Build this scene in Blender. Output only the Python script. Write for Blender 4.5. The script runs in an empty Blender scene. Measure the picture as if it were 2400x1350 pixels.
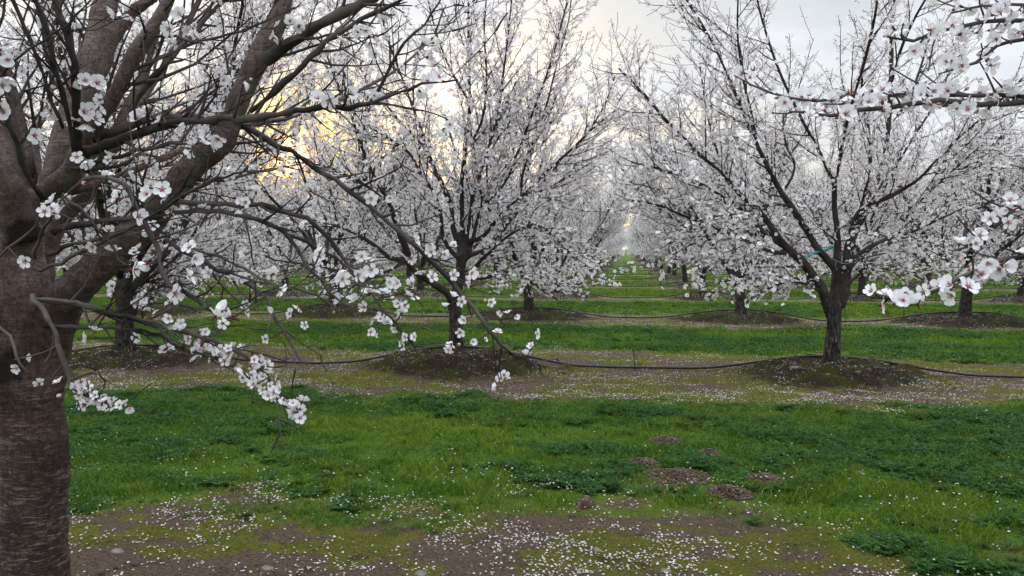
import bpy, math
import numpy as np
from mathutils import Vector

# ---------------------------------------------------------------- camera, sky, sun, exposure
SC = bpy.context.scene
F = 1884.0                       # focal length in photo pixels (2400 wide)
YAW, PITCH, CH = math.radians(8.0), math.radians(2.73), 1.475
cam_d = bpy.data.cameras.new('camera')
cam_d.sensor_width = 36.0
cam_d.lens = F / 2400 * 36
cam_d.clip_start, cam_d.clip_end = 0.05, 6000
cam = bpy.data.objects.new('camera', cam_d)
cam.location = (0, 0, CH)
cam.rotation_euler = (math.pi / 2 - PITCH, 0, YAW)
SC.collection.objects.link(cam)
SC.camera = cam

SUN_AZ = math.radians(-23.0)     # from +Y towards +X (negative: to the left)
SUN_EL = math.radians(6.4)
sun_dir = Vector((math.sin(SUN_AZ) * math.cos(SUN_EL), math.cos(SUN_AZ) * math.cos(SUN_EL), math.sin(SUN_EL)))

world = bpy.data.worlds.new('World')
SC.world = world
world.use_nodes = True


def build_world():
    nt = world.node_tree
    nt.nodes.clear()
    N, L = nt.nodes.new, nt.links.new

    def math_n(op, a, b=None, c=None, clamp=False):
        n = N('ShaderNodeMath'); n.operation = op; n.use_clamp = clamp
        for i, v in enumerate((a, b, c)):
            if v is None:
                continue
            if isinstance(v, (int, float)):
                n.inputs[i].default_value = v
            else:
                L(v, n.inputs[i])
        return n.outputs[0]

    def mixc(f, a, b, op='MIX'):
        n = N('ShaderNodeMix'); n.data_type = 'RGBA'; n.blend_type = op
        for s, v in ((n.inputs[0], f), (n.inputs[6], a), (n.inputs[7], b)):
            if isinstance(v, tuple):
                s.default_value = v + (1,)
            elif isinstance(v, (int, float)):
                s.default_value = v
            else:
                L(v, s)
        return n.outputs[2]
    tc = N('ShaderNodeTexCoord')
    sky = N('ShaderNodeTexSky'); sky.sky_type = 'NISHITA'; sky.sun_disc = False
    sky.sun_elevation = SUN_EL; sky.sun_rotation = SUN_AZ
    sky.air_density = 1.0; sky.dust_density = 2.0; sky.ozone_density = 1.5
    sep = N('ShaderNodeSeparateXYZ'); L(tc.outputs['Generated'], sep.inputs[0])
    z = sep.outputs[2]
    # cloud layer: project the direction on a plane overhead
    zz = math_n('MAXIMUM', z, 0.0)
    inv = math_n('DIVIDE', 1.0, math_n('ADD', zz, 0.12))
    pv = N('ShaderNodeVectorMath'); pv.operation = 'SCALE'
    L(tc.outputs['Generated'], pv.inputs[0]); L(inv, pv.inputs[3])
    nz = N('ShaderNodeTexNoise'); nz.inputs['Scale'].default_value = 1.1
    nz.inputs['Detail'].default_value = 6; nz.inputs['Roughness'].default_value = 0.55
    L(pv.outputs[0], nz.inputs['Vector'])
    r = N('ShaderNodeValToRGB'); r.color_ramp.elements[0].position = 0.36; r.color_ramp.elements[1].position = 0.56
    L(nz.outputs[0], r.inputs[0])
    cover = math_n('MULTIPLY_ADD', r.outputs[0], 0.50, 0.46)
    nz2 = N('ShaderNodeTexNoise'); nz2.inputs['Scale'].default_value = 2.6; nz2.inputs['Detail'].default_value = 5
    L(pv.outputs[0], nz2.inputs['Vector'])
    ccol = mixc(nz2.outputs[0], (4.7, 5.1, 5.7), (6.9, 6.95, 7.1))
    # warm horizon
    hz = math_n('POWER', math_n('SUBTRACT', 1.0, zz), 7.0, clamp=True)
    dt = N('ShaderNodeVectorMath'); dt.operation = 'DOT_PRODUCT'
    L(tc.outputs['Generated'], dt.inputs[0]); dt.inputs[1].default_value = sun_dir
    d = math_n('MAXIMUM', dt.outputs['Value'], 0.0)
    warm = math_n('MULTIPLY', hz, math_n('POWER', d, 20.0))
    ccol = mixc(warm, ccol, (7.6, 6.8, 5.0))
    col = mixc(cover, sky.outputs[0], ccol)
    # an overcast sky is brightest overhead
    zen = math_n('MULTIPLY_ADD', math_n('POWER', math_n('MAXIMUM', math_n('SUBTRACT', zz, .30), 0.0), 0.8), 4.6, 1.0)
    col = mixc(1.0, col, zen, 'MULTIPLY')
    g1 = math_n('POWER', d, 330.0)
    g2 = math_n('POWER', d, 2600.0)
    col = mixc(math_n('MULTIPLY', g1, 0.95), col, (13.5, 8.8, 1.6))
    col = mixc(math_n('MULTIPLY', g2, 1.0), col, (36.0, 19.0, 8.0))
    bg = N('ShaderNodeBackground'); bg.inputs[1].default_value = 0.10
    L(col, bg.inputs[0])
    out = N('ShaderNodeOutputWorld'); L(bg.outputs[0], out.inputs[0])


build_world()
sd = bpy.data.lights.new('sun', 'SUN')
sd.energy = 0.6; sd.angle = math.radians(10); sd.color = (1.0, 0.85, 0.62)
sun = bpy.data.objects.new('sun', sd)
sun.rotation_euler = sun_dir.to_track_quat('Z', 'Y').to_euler()
SC.collection.objects.link(sun)

SC.view_settings.view_transform = 'Standard'
SC.view_settings.look = 'None'
SC.view_settings.exposure = 0.62
SC.view_settings.gamma = 1.0
SC.render.engine = 'CYCLES'
SC.cycles.max_bounces = 8
SC.cycles.diffuse_bounces = 4
SC.cycles.glossy_bounces = 2
SC.cycles.transmission_bounces = 4

# ---------------------------------------------------------------- basics
RS = np.random.RandomState
ROW0, ROWD = 2.36, 7.3           # first tree row (Y) and the distance between rows
COL0, COLD = 2.36, 4.35          # a tree column (X) and the distance between trees in a row
CY, SY, CP, SP = math.cos(YAW), math.sin(YAW), math.cos(PITCH), math.sin(PITCH)
RIGHT = np.array([CY, SY, 0.0])
FWD = np.array([-SY * CP, CY * CP, -SP])
UP = np.cross(RIGHT, FWD)
CAM = np.array([0, 0, CH])


def P(u, v, d):
    """Photo pixel and distance in front of the camera -> world point."""
    return CAM + d * (FWD + RIGHT * (u - 1200) / F + UP * (675 - v) / F)


def unproject(p):
    q = np.atleast_2d(p) - CAM
    d = q @ FWD
    return 1200 + F * (q @ RIGHT) / np.maximum(d, .01), 675 - F * (q @ UP) / np.maximum(d, .01), d


def _hash(ix, iy, seed):
    h = (ix.astype(np.int64) * 374761393 + iy.astype(np.int64) * 668265263 + seed * 1442695041) & 0x7fffffff
    h = ((h ^ (h >> 13)) * 1274126177) & 0x7fffffff
    return ((h ^ (h >> 16)) & 0xffff) / 65535.0


def noise2(x, y, seed=0):
    x, y = np.asarray(x, float), np.asarray(y, float)
    ix, iy = np.floor(x), np.floor(y)
    fx, fy = x - ix, y - iy
    fx, fy = fx * fx * (3 - 2 * fx), fy * fy * (3 - 2 * fy)
    a, b = _hash(ix, iy, seed), _hash(ix + 1, iy, seed)
    c, d = _hash(ix, iy + 1, seed), _hash(ix + 1, iy + 1, seed)
    return (a * (1 - fx) + b * fx) * (1 - fy) + (c * (1 - fx) + d * fx) * fy


def fbm(x, y, seed=0, oct=4):
    t, a, s = 0, .5, 0
    for o in range(oct):
        t = t + a * noise2(np.asarray(x) * 2 ** o, np.asarray(y) * 2 ** o, seed + o * 17)
        s += a; a *= .5
    return t / s


def smooth(e0, e1, x):
    t = np.clip((x - e0) / (e1 - e0), 0, 1)
    return t * t * (3 - 2 * t)


def mesh_from(name, V, faces, mats, col=None, mat_idx=None, smooth_sh=False):
    """faces: list of (m,k) int arrays. col: (nv,4) point colours."""
    me = bpy.data.meshes.new(name)
    V = np.asarray(V, np.float32)
    me.vertices.add(len(V))
    me.vertices.foreach_set('co', V.ravel())
    faces = [np.asarray(f, np.int32) for f in faces if len(f)]
    tot = np.concatenate([np.full(len(f), f.shape[1], np.int32) for f in faces])
    loops = np.concatenate([f.ravel() for f in faces])
    me.loops.add(len(loops))
    me.loops.foreach_set('vertex_index', loops)
    me.polygons.add(len(tot))
    me.polygons.foreach_set('loop_start', np.concatenate([[0], np.cumsum(tot)[:-1]]).astype(np.int32))
    me.polygons.foreach_set('loop_total', tot)
    if mat_idx is not None:
        me.polygons.foreach_set('material_index', np.asarray(mat_idx, np.int32))
    if smooth_sh:
        me.polygons.foreach_set('use_smooth', np.ones(len(tot), bool))
    if col is not None:
        at = me.color_attributes.new('tint', 'FLOAT_COLOR', 'POINT')
        at.data.foreach_set('color', np.asarray(col, np.float32).ravel())
    for m in mats:
        me.materials.append(m)
    me.update(calc_edges=True)
    return me


def link(name, me, parent=None):
    o = bpy.data.objects.new(name, me)
    SC.collection.objects.link(o)
    if parent is not None:
        o.parent = parent
    return o


def empty(name, loc=(0, 0, 0)):
    o = bpy.data.objects.new(name, None)
    o.location = loc
    o.empty_display_size = .2
    SC.collection.objects.link(o)
    return o


def tag(o, label=None, cat=None, group=None, kind=None):
    for k, v in (('label', label), ('category', cat), ('group', group), ('kind', kind)):
        if v:
            o[k] = v
    return o


# ---------------------------------------------------------------- materials
class Mat:
    def __init__(s, name):
        s.m = bpy.data.materials.new(name); s.m.use_nodes = True
        s.nt = s.m.node_tree; s.nt.nodes.clear()
        s.out = s.N('ShaderNodeOutputMaterial')

    def N(s, t, **k):
        n = s.nt.nodes.new(t)
        for a, b in k.items():
            setattr(n, a, b)
        return n

    def L(s, a, b): s.nt.links.new(a, b)

    def put(s, sock, v):
        if isinstance(v, (int, float)):
            sock.default_value = v
        elif isinstance(v, tuple):
            sock.default_value = v + ((1,) if len(v) == 3 and len(sock.default_value) == 4 else ())
        else:
            s.L(v, sock)

    def noise(s, vec, scale, detail=4, rough=.55, dist=0):
        n = s.N('ShaderNodeTexNoise'); n.inputs['Scale'].default_value = scale
        n.inputs['Detail'].default_value = detail; n.inputs['Roughness'].default_value = rough
        n.inputs['Distortion'].default_value = dist
        if vec is not None: s.L(vec, n.inputs['Vector'])
        return n.outputs[0]

    def ramp(s, f, *stops):
        n = s.N('ShaderNodeValToRGB'); cr = n.color_ramp
        while len(cr.elements) < len(stops): cr.elements.new(.5)
        for e, (p, c) in zip(cr.elements, stops):
            e.position = p; e.color = (c, c, c, 1) if isinstance(c, (int, float)) else c + (1,)
        s.L(f, n.inputs[0])
        return n.outputs[0]

    def mix(s, f, a, b, op='MIX'):
        n = s.N('ShaderNodeMix', data_type='RGBA', blend_type=op)
        s.put(n.inputs[0], f); s.put(n.inputs[6], a); s.put(n.inputs[7], b)
        return n.outputs[2]

    def math(s, op, a, b=0.0, clamp=False):
        n = s.N('ShaderNodeMath', operation=op, use_clamp=clamp)
        s.put(n.inputs[0], a); s.put(n.inputs[1], b)
        return n.outputs[0]

    def scalev(s, vec, sc):
        n = s.N('ShaderNodeMapping'); s.L(vec, n.inputs[0]); n.inputs['Scale'].default_value = sc
        return n.outputs[0]

    def bsdf(s, col, rough=.8, bump=None, bstr=.3, bdist=.01, spec=.3):
        b = s.N('ShaderNodeBsdfPrincipled')
        s.put(b.inputs['Base Color'], col); s.put(b.inputs['Roughness'], rough)
        b.inputs['Specular IOR Level'].default_value = spec
        if bump is not None:
            n = s.N('ShaderNodeBump'); n.inputs['Strength'].default_value = bstr
            n.inputs['Distance'].default_value = bdist
            s.L(bump, n.inputs['Height']); s.L(n.outputs[0], b.inputs['Normal'])
        return b.outputs[0]

    def done(s, sh):
        s.L(sh, s.out.inputs[0]); return s.m


def leafy(name, colfn, trans=.3, rough=.6, spec=.2):
    m = Mat(name)
    col = colfn(m)
    b = m.bsdf(col, rough, spec=spec)
    t = m.N('ShaderNodeBsdfTranslucent'); m.L(col, t.inputs[0]) if not isinstance(col, tuple) else None
    x = m.N('ShaderNodeMixShader'); x.inputs[0].default_value = trans
    m.L(b, x.inputs[1]); m.L(t.outputs[0], x.inputs[2])
    return m.done(x.outputs[0])


def tint(m):
    a = m.N('ShaderNodeAttribute', attribute_name='tint')
    return a.outputs['Color']


M_PETAL = leafy('petal', tint, .35, .7, .1)
M_GRASS = leafy('grass_blades', tint, .3, .6, .15)


def bark(name, dark, light, red, banded=True):
    m = Mat(name)
    p = m.N('ShaderNodeTexCoord').outputs['Object']
    n1 = m.noise(p, 7, 6, .6)
    n2 = m.noise(p, 60, 5, .65)
    col = m.mix(m.ramp(n1, (.38, 0), (.64, 1)), dark, light)
    col = m.mix(m.ramp(m.noise(p, 3.1, 3), (.45, 0), (.62, .5)), col, red)
    col = m.mix(m.ramp(n2, (.38, .55), (.56, 0)), col, tuple(c * .5 for c in dark))
    # horizontal lenticel wrinkles low on the trunk, vertical cracks higher
    hv = m.noise(m.scalev(p, (16, 16, 110)), 1.0, 5, .7, 1.2)
    vv = m.noise(m.scalev(p, (55, 55, 12)), 1.0, 4, .6, .3)
    sep = m.N('ShaderNodeSeparateXYZ'); m.L(p, sep.inputs[0])
    if banded:
        col = m.mix(m.math('MULTIPLY', m.math('SUBTRACT', sep.outputs[2], 1.0, True), .9, True), col, m.mix(m.ramp(n1, (.35, 0), (.65, 1)), (.115, .086, .077), (.28, .222, .205)))
        low = m.math('MULTIPLY', m.ramp(sep.outputs[2], (.35, 1.0), (.95, .28)), m.ramp(n1, (.35, .25), (.6, 1)))
    else:
        low = m.ramp(m.math('MULTIPLY', sep.outputs[2], 1.0), (.25, 1.0), (1.0, .0))
    crack = m.ramp(hv if banded else vv, (.44, 1), (.53, 0))
    cf = m.math('MULTIPLY', crack, low)
    col = m.mix(m.math('MULTIPLY', cf, .75), col, tuple(c * .4 for c in dark))
    lightband = m.math('MULTIPLY', m.ramp(hv if banded else vv, (.54, 0), (.66, 1)), low)
    col = m.mix(m.math('MULTIPLY', lightband, .9), col, tuple(min(1, c * 1.9) for c in light))
    sc_ = m.N('ShaderNodeAttribute', attribute_name='scar').outputs['Fac']
    sf = m.ramp(m.math('ADD', sc_, m.math('MULTIPLY', m.math('SUBTRACT', m.noise(p, 26, 5, .7), .5), .9)), (.42, 0), (.58, .92))
    col = m.mix(sf, col, (.012, .009, .008))
    n4 = m.noise(m.scalev(p, (22, 22, 9)), 1.0, 6, .75, 1.5)
    crk = m.ramp(n4, (.495, 0), (.505, .8), (.52, 0))
    col = m.mix(crk, col, tuple(c * .3 for c in dark))
    h = m.math('ADD', m.math('MULTIPLY', n2, .7), m.math('SUBTRACT', m.math('MULTIPLY', n1, .6), m.math('ADD', m.math('MULTIPLY', cf, 1.2), m.math('ADD', crk, m.math('MULTIPLY', sf, .6)))))
    return m.done(m.bsdf(col, .85, h, .8, .008, .25))


M_BARK_NEAR = bark('bark_near', (.046, .031, .026), (.160, .116, .098), (.120, .066, .051), True)
M_BARK = bark('bark', (.020, .015, .014), (.085, .070, .066), (.050, .030, .024), False)


def twig_mat(name, a, b):
    m = Mat(name)
    p = m.N('ShaderNodeTexCoord').outputs['Object']
    col = m.mix(m.ramp(m.noise(p, 5, 3), (.4, 0), (.65, 1)), a, b)
    return m.done(m.bsdf(col, .8, spec=.2))


M_TWIG = twig_mat('twig_bark', (.018, .015, .014), (.070, .062, .058))
M_BRANCH = twig_mat('branch_bark', (.026, .020, .018), (.110, .093, .088))


def simple(name, a, b, scale, rough=.7, bstr=.4, bdist=.004, spec=.3):
    m = Mat(name)
    p = m.N('ShaderNodeTexCoord').outputs['Object']
    n = m.noise(p, scale, 5, .6)
    return m.done(m.bsdf(m.mix(m.ramp(n, (.35, 0), (.65, 1)), a, b), rough, n, bstr, bdist, spec))


M_HOSE = simple('black_hose', (.010, .010, .011), (.022, .022, .023), 8, .45, .1)
M_STONE = simple('stone', (.075, .062, .050), (.20, .175, .150), 30, .85)
M_CLOD = simple('soil_clod', (.034, .023, .016), (.140, .100, .074), 22, .95)
M_RIBBON = simple('teal_ribbon', (.02, .22, .21), (.03, .38, .36), 12, .4)
M_TWINE = simple('pale_twine', (.10, .16, .22), (.2, .27, .33), 20, .6)


def ground_mat():
    m = Mat('ground')
    geo = m.N('ShaderNodeNewGeometry').outputs['Position']
    a = m.N('ShaderNodeAttribute', attribute_name='tint').outputs['Color']   # R grass, G mound, B petals
    s = m.N('ShaderNodeSeparateColor'); m.L(a, s.inputs[0])
    g, mo, pe = s.outputs[0], s.outputs[1], s.outputs[2]
    n1 = m.noise(geo, 1.3, 5, .6)
    n2 = m.noise(geo, 9, 6, .65)
    n3 = m.noise(geo, 70, 6, .8)
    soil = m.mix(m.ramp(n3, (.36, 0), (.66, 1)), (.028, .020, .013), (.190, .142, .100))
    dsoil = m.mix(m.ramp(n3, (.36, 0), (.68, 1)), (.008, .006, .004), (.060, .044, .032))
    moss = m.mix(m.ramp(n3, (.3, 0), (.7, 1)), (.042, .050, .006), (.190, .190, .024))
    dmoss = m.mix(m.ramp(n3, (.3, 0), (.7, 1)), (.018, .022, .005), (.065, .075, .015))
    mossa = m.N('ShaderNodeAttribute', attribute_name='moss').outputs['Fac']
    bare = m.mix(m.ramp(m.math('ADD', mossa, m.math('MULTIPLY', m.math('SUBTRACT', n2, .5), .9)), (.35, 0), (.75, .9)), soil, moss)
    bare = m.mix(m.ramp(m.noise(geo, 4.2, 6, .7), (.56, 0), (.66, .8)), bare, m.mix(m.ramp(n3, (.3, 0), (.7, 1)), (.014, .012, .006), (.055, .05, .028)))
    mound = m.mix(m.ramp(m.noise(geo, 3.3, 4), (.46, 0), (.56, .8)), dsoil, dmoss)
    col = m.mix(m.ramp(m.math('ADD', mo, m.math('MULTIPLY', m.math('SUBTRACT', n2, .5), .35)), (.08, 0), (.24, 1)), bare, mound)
    gr = m.mix(m.ramp(m.noise(geo, 24, 5, .7), (.3, 0), (.7, 1)), (.020, .058, .008), (.110, .192, .020))
    yg = m.mix(m.ramp(n3, (.3, 0), (.7, 1)), (.06, .07, .012), (.20, .21, .05))
    gr = m.mix(m.ramp(g, (.55, .75), (.95, 0)), gr, yg)
    gf = m.ramp(m.math('ADD', g, m.math('MULTIPLY', m.math('SUBTRACT', n2, .5), .55)), (.40, 0), (.62, 1))
    col = m.mix(gf, col, gr)
    # fallen petals, only as many as lie there (real petals are strewn on top nearby)
    vo = m.N('ShaderNodeTexVoronoi'); vo.inputs['Scale'].default_value = 34; m.L(geo, vo.inputs['Vector'])
    sc_ = m.N('ShaderNodeSeparateColor'); m.L(vo.outputs['Color'], sc_.inputs[0])
    dot = m.math('LESS_THAN', vo.outputs['Distance'], .30)
    pick = m.math('LESS_THAN', sc_.outputs[0], m.math('MULTIPLY', pe, .55))
    col = m.mix(m.math('MULTIPLY', dot, pick), col, (.62, .57, .58))
    h = m.math('ADD', m.math('MULTIPLY', n3, .6), m.math('MULTIPLY', n2, 1.0))
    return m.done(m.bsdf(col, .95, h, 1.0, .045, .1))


M_GROUND = ground_mat()

# ---------------------------------------------------------------- ground
BARE = [(0.20, 4.75, .55, .12), (.75, 4.95, .3, .12)]
DIRT = [(1590, 1125, .30, .15), (1792, 1130, .16, .10), (1662, 1071, .11, .08), (1508, 1094, .17, .08),
        (1560, 1040, .17, .08), (1712, 1162, .20, .10), (1372, 1190, .07, .06)]


def on_ground(u, v, z=0.0):
    d = FWD + RIGHT * (u - 1200) / F + UP * (675 - v) / F
    return CAM + d * ((z - CH) / d[2])


DIRT_P = [(*on_ground(u, v)[:2], a * .72, b * .72) for u, v, a, b in DIRT]


def mound_f(x, y):
    k = np.round((y - ROW0) / ROWD); c = np.round((x - COL0) / COLD)
    mx, my = COL0 + c * COLD, ROW0 + k * ROWD
    wob = 1 + .75 * (fbm(x * 2.1, y * 2.1, 5, 4) - .5) + .2 * (_hash(c, k, 77) - .5)
    r = np.sqrt(((x - mx) / 1.30) ** 2 + ((y - my) / 1.0) ** 2) / wob / np.where(k == 0, .62, np.where(k >= 4, .8, 1.05))
    amp = .8 + .4 * _hash(c, k, 3)
    return np.where(k >= -0.5, .82 * (1 - smooth(.40, 1.0, r)) + .18 * (1 - np.clip(r, 0, 1)), 0), amp


def grass_f(x, y):
    """1 inside the mown green lanes, 0 on the bare tree strips."""
    k = np.round((y - ROW0) / ROWD)
    e = (y - (ROW0 + k * ROWD))
    xc = np.abs((x - COL0) / COLD - np.round((x - COL0) / COLD)) * 2          # 0 at a tree, 1 midway
    w = np.where(k >= 3, 1.0, np.where(k >= 2, 1.3, 1.72)); w = np.where(k >= 2, w - .55 * smooth(.45, .9, xc), 1.72) - np.where(k == 0, .55 * smooth(.7, 1.6, x) + .06, 0) + .75 * (fbm(x * .7, y * .7, 21) - .5) * 2 + .12 * np.sin(x * .6 + k) + .55 * (fbm(x * 2.6, y * 3.6, 23, 4) - .5) * 2
    far = np.where((k == 0) & (e > 0), .45, 0.0)
    return smooth(-.45, .55, np.abs(e) - w - far)


def dirt_f(x, y):
    f = 0
    for cx, cy, a, b in DIRT_P:
        f = np.maximum(f, np.exp(-(((x - cx) / a) ** 2 + ((y - cy) / (b * 1.8)) ** 2)))
    return f


def height(x, y):
    x, y = np.asarray(x, float), np.asarray(y, float)
    mo, amp = mound_f(x, y)
    z = .20 * amp * mo
    z = z + np.minimum(mo * 2, 1) * .10 * (fbm(x * 7, y * 7, 31, 5) - .5) * 2
    z = z + .03 * (fbm(x * .8, y * .8, 41) - .5) * 2 + .012 * (fbm(x * 7, y * 7, 51, 3) - .5) * 2
    z = z + .035 * dirt_f(x, y)
    return z


def moss_f(x, y):
    return smooth(.41, .57, .55 * fbm(x * 1.3 + 3, y * 2.1, 81, 3) + .45 * fbm(x * 4.5, y * 7, 83, 4))


def petal_density(x, y):
    mo, _ = mound_f(x, y)
    g = grass_f(x, y)
    return np.clip((1 - g) * (.25 + 1.1 * smooth(.3, .7, fbm(x * 1.1, y * 1.1, 61))) + .05 + .1 * mo * (1 - g), 0, 1)


def build_ground():
    ys = [-30, -12, -5, -2.5, -1.2, -.4]
    y = .1
    while y < 260:
        ys.append(y); y += max(.035, .0052 * y)
    ys += [300, 400, 600, 1000, 2000, 4000]
    ys = np.array(ys); n = 760
    t = np.linspace(-1, 1, n)
    t = np.sign(t) * np.abs(t) ** 1.08
    X = np.zeros((len(ys), n)); Yg = np.repeat(ys[:, None], n, 1)
    X = t[None] * (9 + np.maximum(ys, 0)[:, None] * .92) - .12 * np.maximum(ys, 0)[:, None]
    Z = height(X, Yg)
    V = np.stack([X, Yg, Z], -1).reshape(-1, 3)
    i = np.arange(len(ys) - 1)[:, None] * n + np.arange(n - 1)[None]
    i = i.ravel()
    Fq = np.stack([i, i + 1, i + n + 1, i + n], 1)
    x, y = V[:, 0], V[:, 1]
    g = grass_f(x, y) * (1 - smooth(.3, .7, dirt_f(x, y)))
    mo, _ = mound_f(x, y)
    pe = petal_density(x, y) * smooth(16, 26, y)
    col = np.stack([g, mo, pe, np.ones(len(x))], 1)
    me = mesh_from('ground', V, [Fq], [M_GROUND], col, smooth_sh=True)
    at = me.attributes.new('moss', 'FLOAT', 'POINT'); at.data.foreach_set('value', moss_f(x, y).astype(np.float32))
    o = link('ground', me)
    tag(o, 'orchard floor of bare soil strips, low mounds and green lanes strewn with petals', kind='structure')


build_ground()

# ---------------------------------------------------------------- tubes
CIRC = {k: np.stack([np.cos(np.arange(k) * 2 * np.pi / k), np.sin(np.arange(k) * 2 * np.pi / k)], 1) for k in range(3, 24)}


class Tubes:
    def __init__(s): s.V, s.F, s.n = [], {}, 0

    def add(s, pts, rad, k=5, cap=True):
        pts = np.asarray(pts, float); rad = np.asarray(rad, float); m = len(pts)
        t = np.gradient(pts, axis=0)
        t /= np.linalg.norm(t, axis=1)[:, None] + 1e-9
        ref = np.array([.31, .23, .92]) if abs(t[:, 2]).mean() < .8 else np.array([.9, .3, .1])
        a = np.cross(t, ref); a /= np.linalg.norm(a, axis=1)[:, None] + 1e-9
        b = np.cross(t, a)
        c = CIRC[k]
        ring = pts[:, None] + rad[:, None, None] * (a[:, None] * c[None, :, :1] + b[:, None] * c[None, :, 1:])
        s.V.append(ring.reshape(-1, 3))
        i = (np.arange(m - 1)[:, None] * k + np.arange(k)[None])
        j = (np.arange(m - 1)[:, None] * k + (np.arange(k)[None] + 1) % k)
        q = np.stack([i, j, j + k, i + k], -1).reshape(-1, 4) + s.n
        s.F.setdefault(4, []).append(q)
        if cap:
            s.F.setdefault(k, []).append(np.arange(k)[None] + s.n + (m - 1) * k)
            s.F.setdefault(k, []).append(np.arange(k)[None, ::-1] + s.n)
        s.n += m * k

    def crown(s, name, V, Fc, C, off=(0, 0, 0), tm=None):
        """Twigs of this object and baked blossoms as one crown mesh."""
        tv = np.concatenate(s.V) - np.asarray(off)
        fs = [np.concatenate(f) for f in s.F.values()]
        n = len(tv)
        mi = np.concatenate([np.ones(sum(len(f) for f in fs), np.int32)] + ([np.zeros(len(Fc), np.int32)] if V is not None else []))
        col = np.tile([.08, .07, .07, 1.0], (n, 1))
        if V is not None:
            tv = np.vstack([tv, V]); fs = fs + [np.asarray(Fc) + n]; col = np.vstack([col, C])
        me = mesh_from(name, tv, fs, [M_PETAL, tm or M_TWIG], col, mi)
        return me

    def join(s, o):
        for k, f in o.F.items():
            s.F.setdefault(k, []).extend(x + s.n for x in f)
        s.V += o.V; s.n += o.n
        return s

    def mesh(s, name, mat, off=(0, 0, 0), smooth_sh=True):
        V = np.concatenate(s.V) - np.asarray(off)
        return mesh_from(name, V, [np.concatenate(f) for f in s.F.values()], [mat], smooth_sh=smooth_sh)


def spline(pts, rad, step):
    """Catmull-Rom through the points, resampled at about `step` metres."""
    pts = np.asarray(pts, float); rad = np.asarray(rad, float)
    p = np.vstack([2 * pts[0] - pts[1], pts, 2 * pts[-1] - pts[-2]])
    r = np.concatenate([[rad[0]], rad, [rad[-1]]])
    out, ro = [], []
    for i in range(1, len(p) - 2):
        n = max(1, int(round(np.linalg.norm(p[i + 1] - p[i]) / step)))
        t = (np.arange(n) / n)[:, None]
        a, b, c, d = p[i - 1], p[i], p[i + 1], p[i + 2]
        out.append(.5 * (2 * b + (c - a) * t + (2 * a - 5 * b + 4 * c - d) * t ** 2 + (3 * b - a - 3 * c + d) * t ** 3))
        ro.append(r[i] + (r[i + 1] - r[i]) * t[:, 0])
    out.append(p[-2][None]); ro.append([r[-2]])
    return np.vstack(out), np.concatenate(ro)


def unit(v): return v / (np.linalg.norm(v) + 1e-9)


# ---------------------------------------------------------------- blossom
def flower_mid(rng):
    """5 kite petals and a small dark centre: (V, tri faces, colours)."""
    V, Fc, C = [], [], []
    pink = np.array([.84, .76, .77]); white = np.array([.94, .915, .93])
    for i in range(5):
        a = i * 2 * math.pi / 5 + rng.uniform(-.1, .1); w = .60
        cup = rng.uniform(.0, .35)
        b = len(V)
        for (rr, da, zz, c) in ((.10, 0, .02, pink), (.80, -w, cup * .7, white), (.98, 0, cup, white), (.80, w, cup * .7, white)):
            V.append((rr * math.cos(a + da), rr * math.sin(a + da), zz)); C.append(c)
        Fc += [(b, b + 1, b + 2), (b, b + 2, b + 3)]
    b = len(V)
    for i in range(5):
        a = i * 2 * math.pi / 5 + .6; V.append((.17 * math.cos(a), .17 * math.sin(a), .12)); C.append(np.array([.32, .13, .13]))
    Fc += [(b, b + 1, b + 2), (b, b + 2, b + 3), (b, b + 3, b + 4)]
    return np.array(V), np.array(Fc), np.array(C)


def bud_mid(rng):
    V = [(0, 0, .35), (.22, 0, 0), (-.11, .19, 0), (-.11, -.19, 0), (0, 0, -.5)]
    return np.array(V, float), np.array([(0, 1, 2), (0, 2, 3), (0, 3, 1), (4, 2, 1), (4, 3, 2), (4, 1, 3)]), np.array([(.20, .13, .12)] + [(.06, .042, .036)] * 4)


def flower_far(rng):
    V = [(0, 0, -.1)]; C = [(.80, .77, .80)]
    for i in range(5):
        a = i * 2 * math.pi / 5; V.append((math.cos(a), math.sin(a), rng.uniform(0, .4))); C.append((.93, .905, .925))
    return np.array(V), np.array([(0, 1, 2), (0, 2, 3), (0, 3, 4), (0, 4, 5)]), np.array(C)


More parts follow.
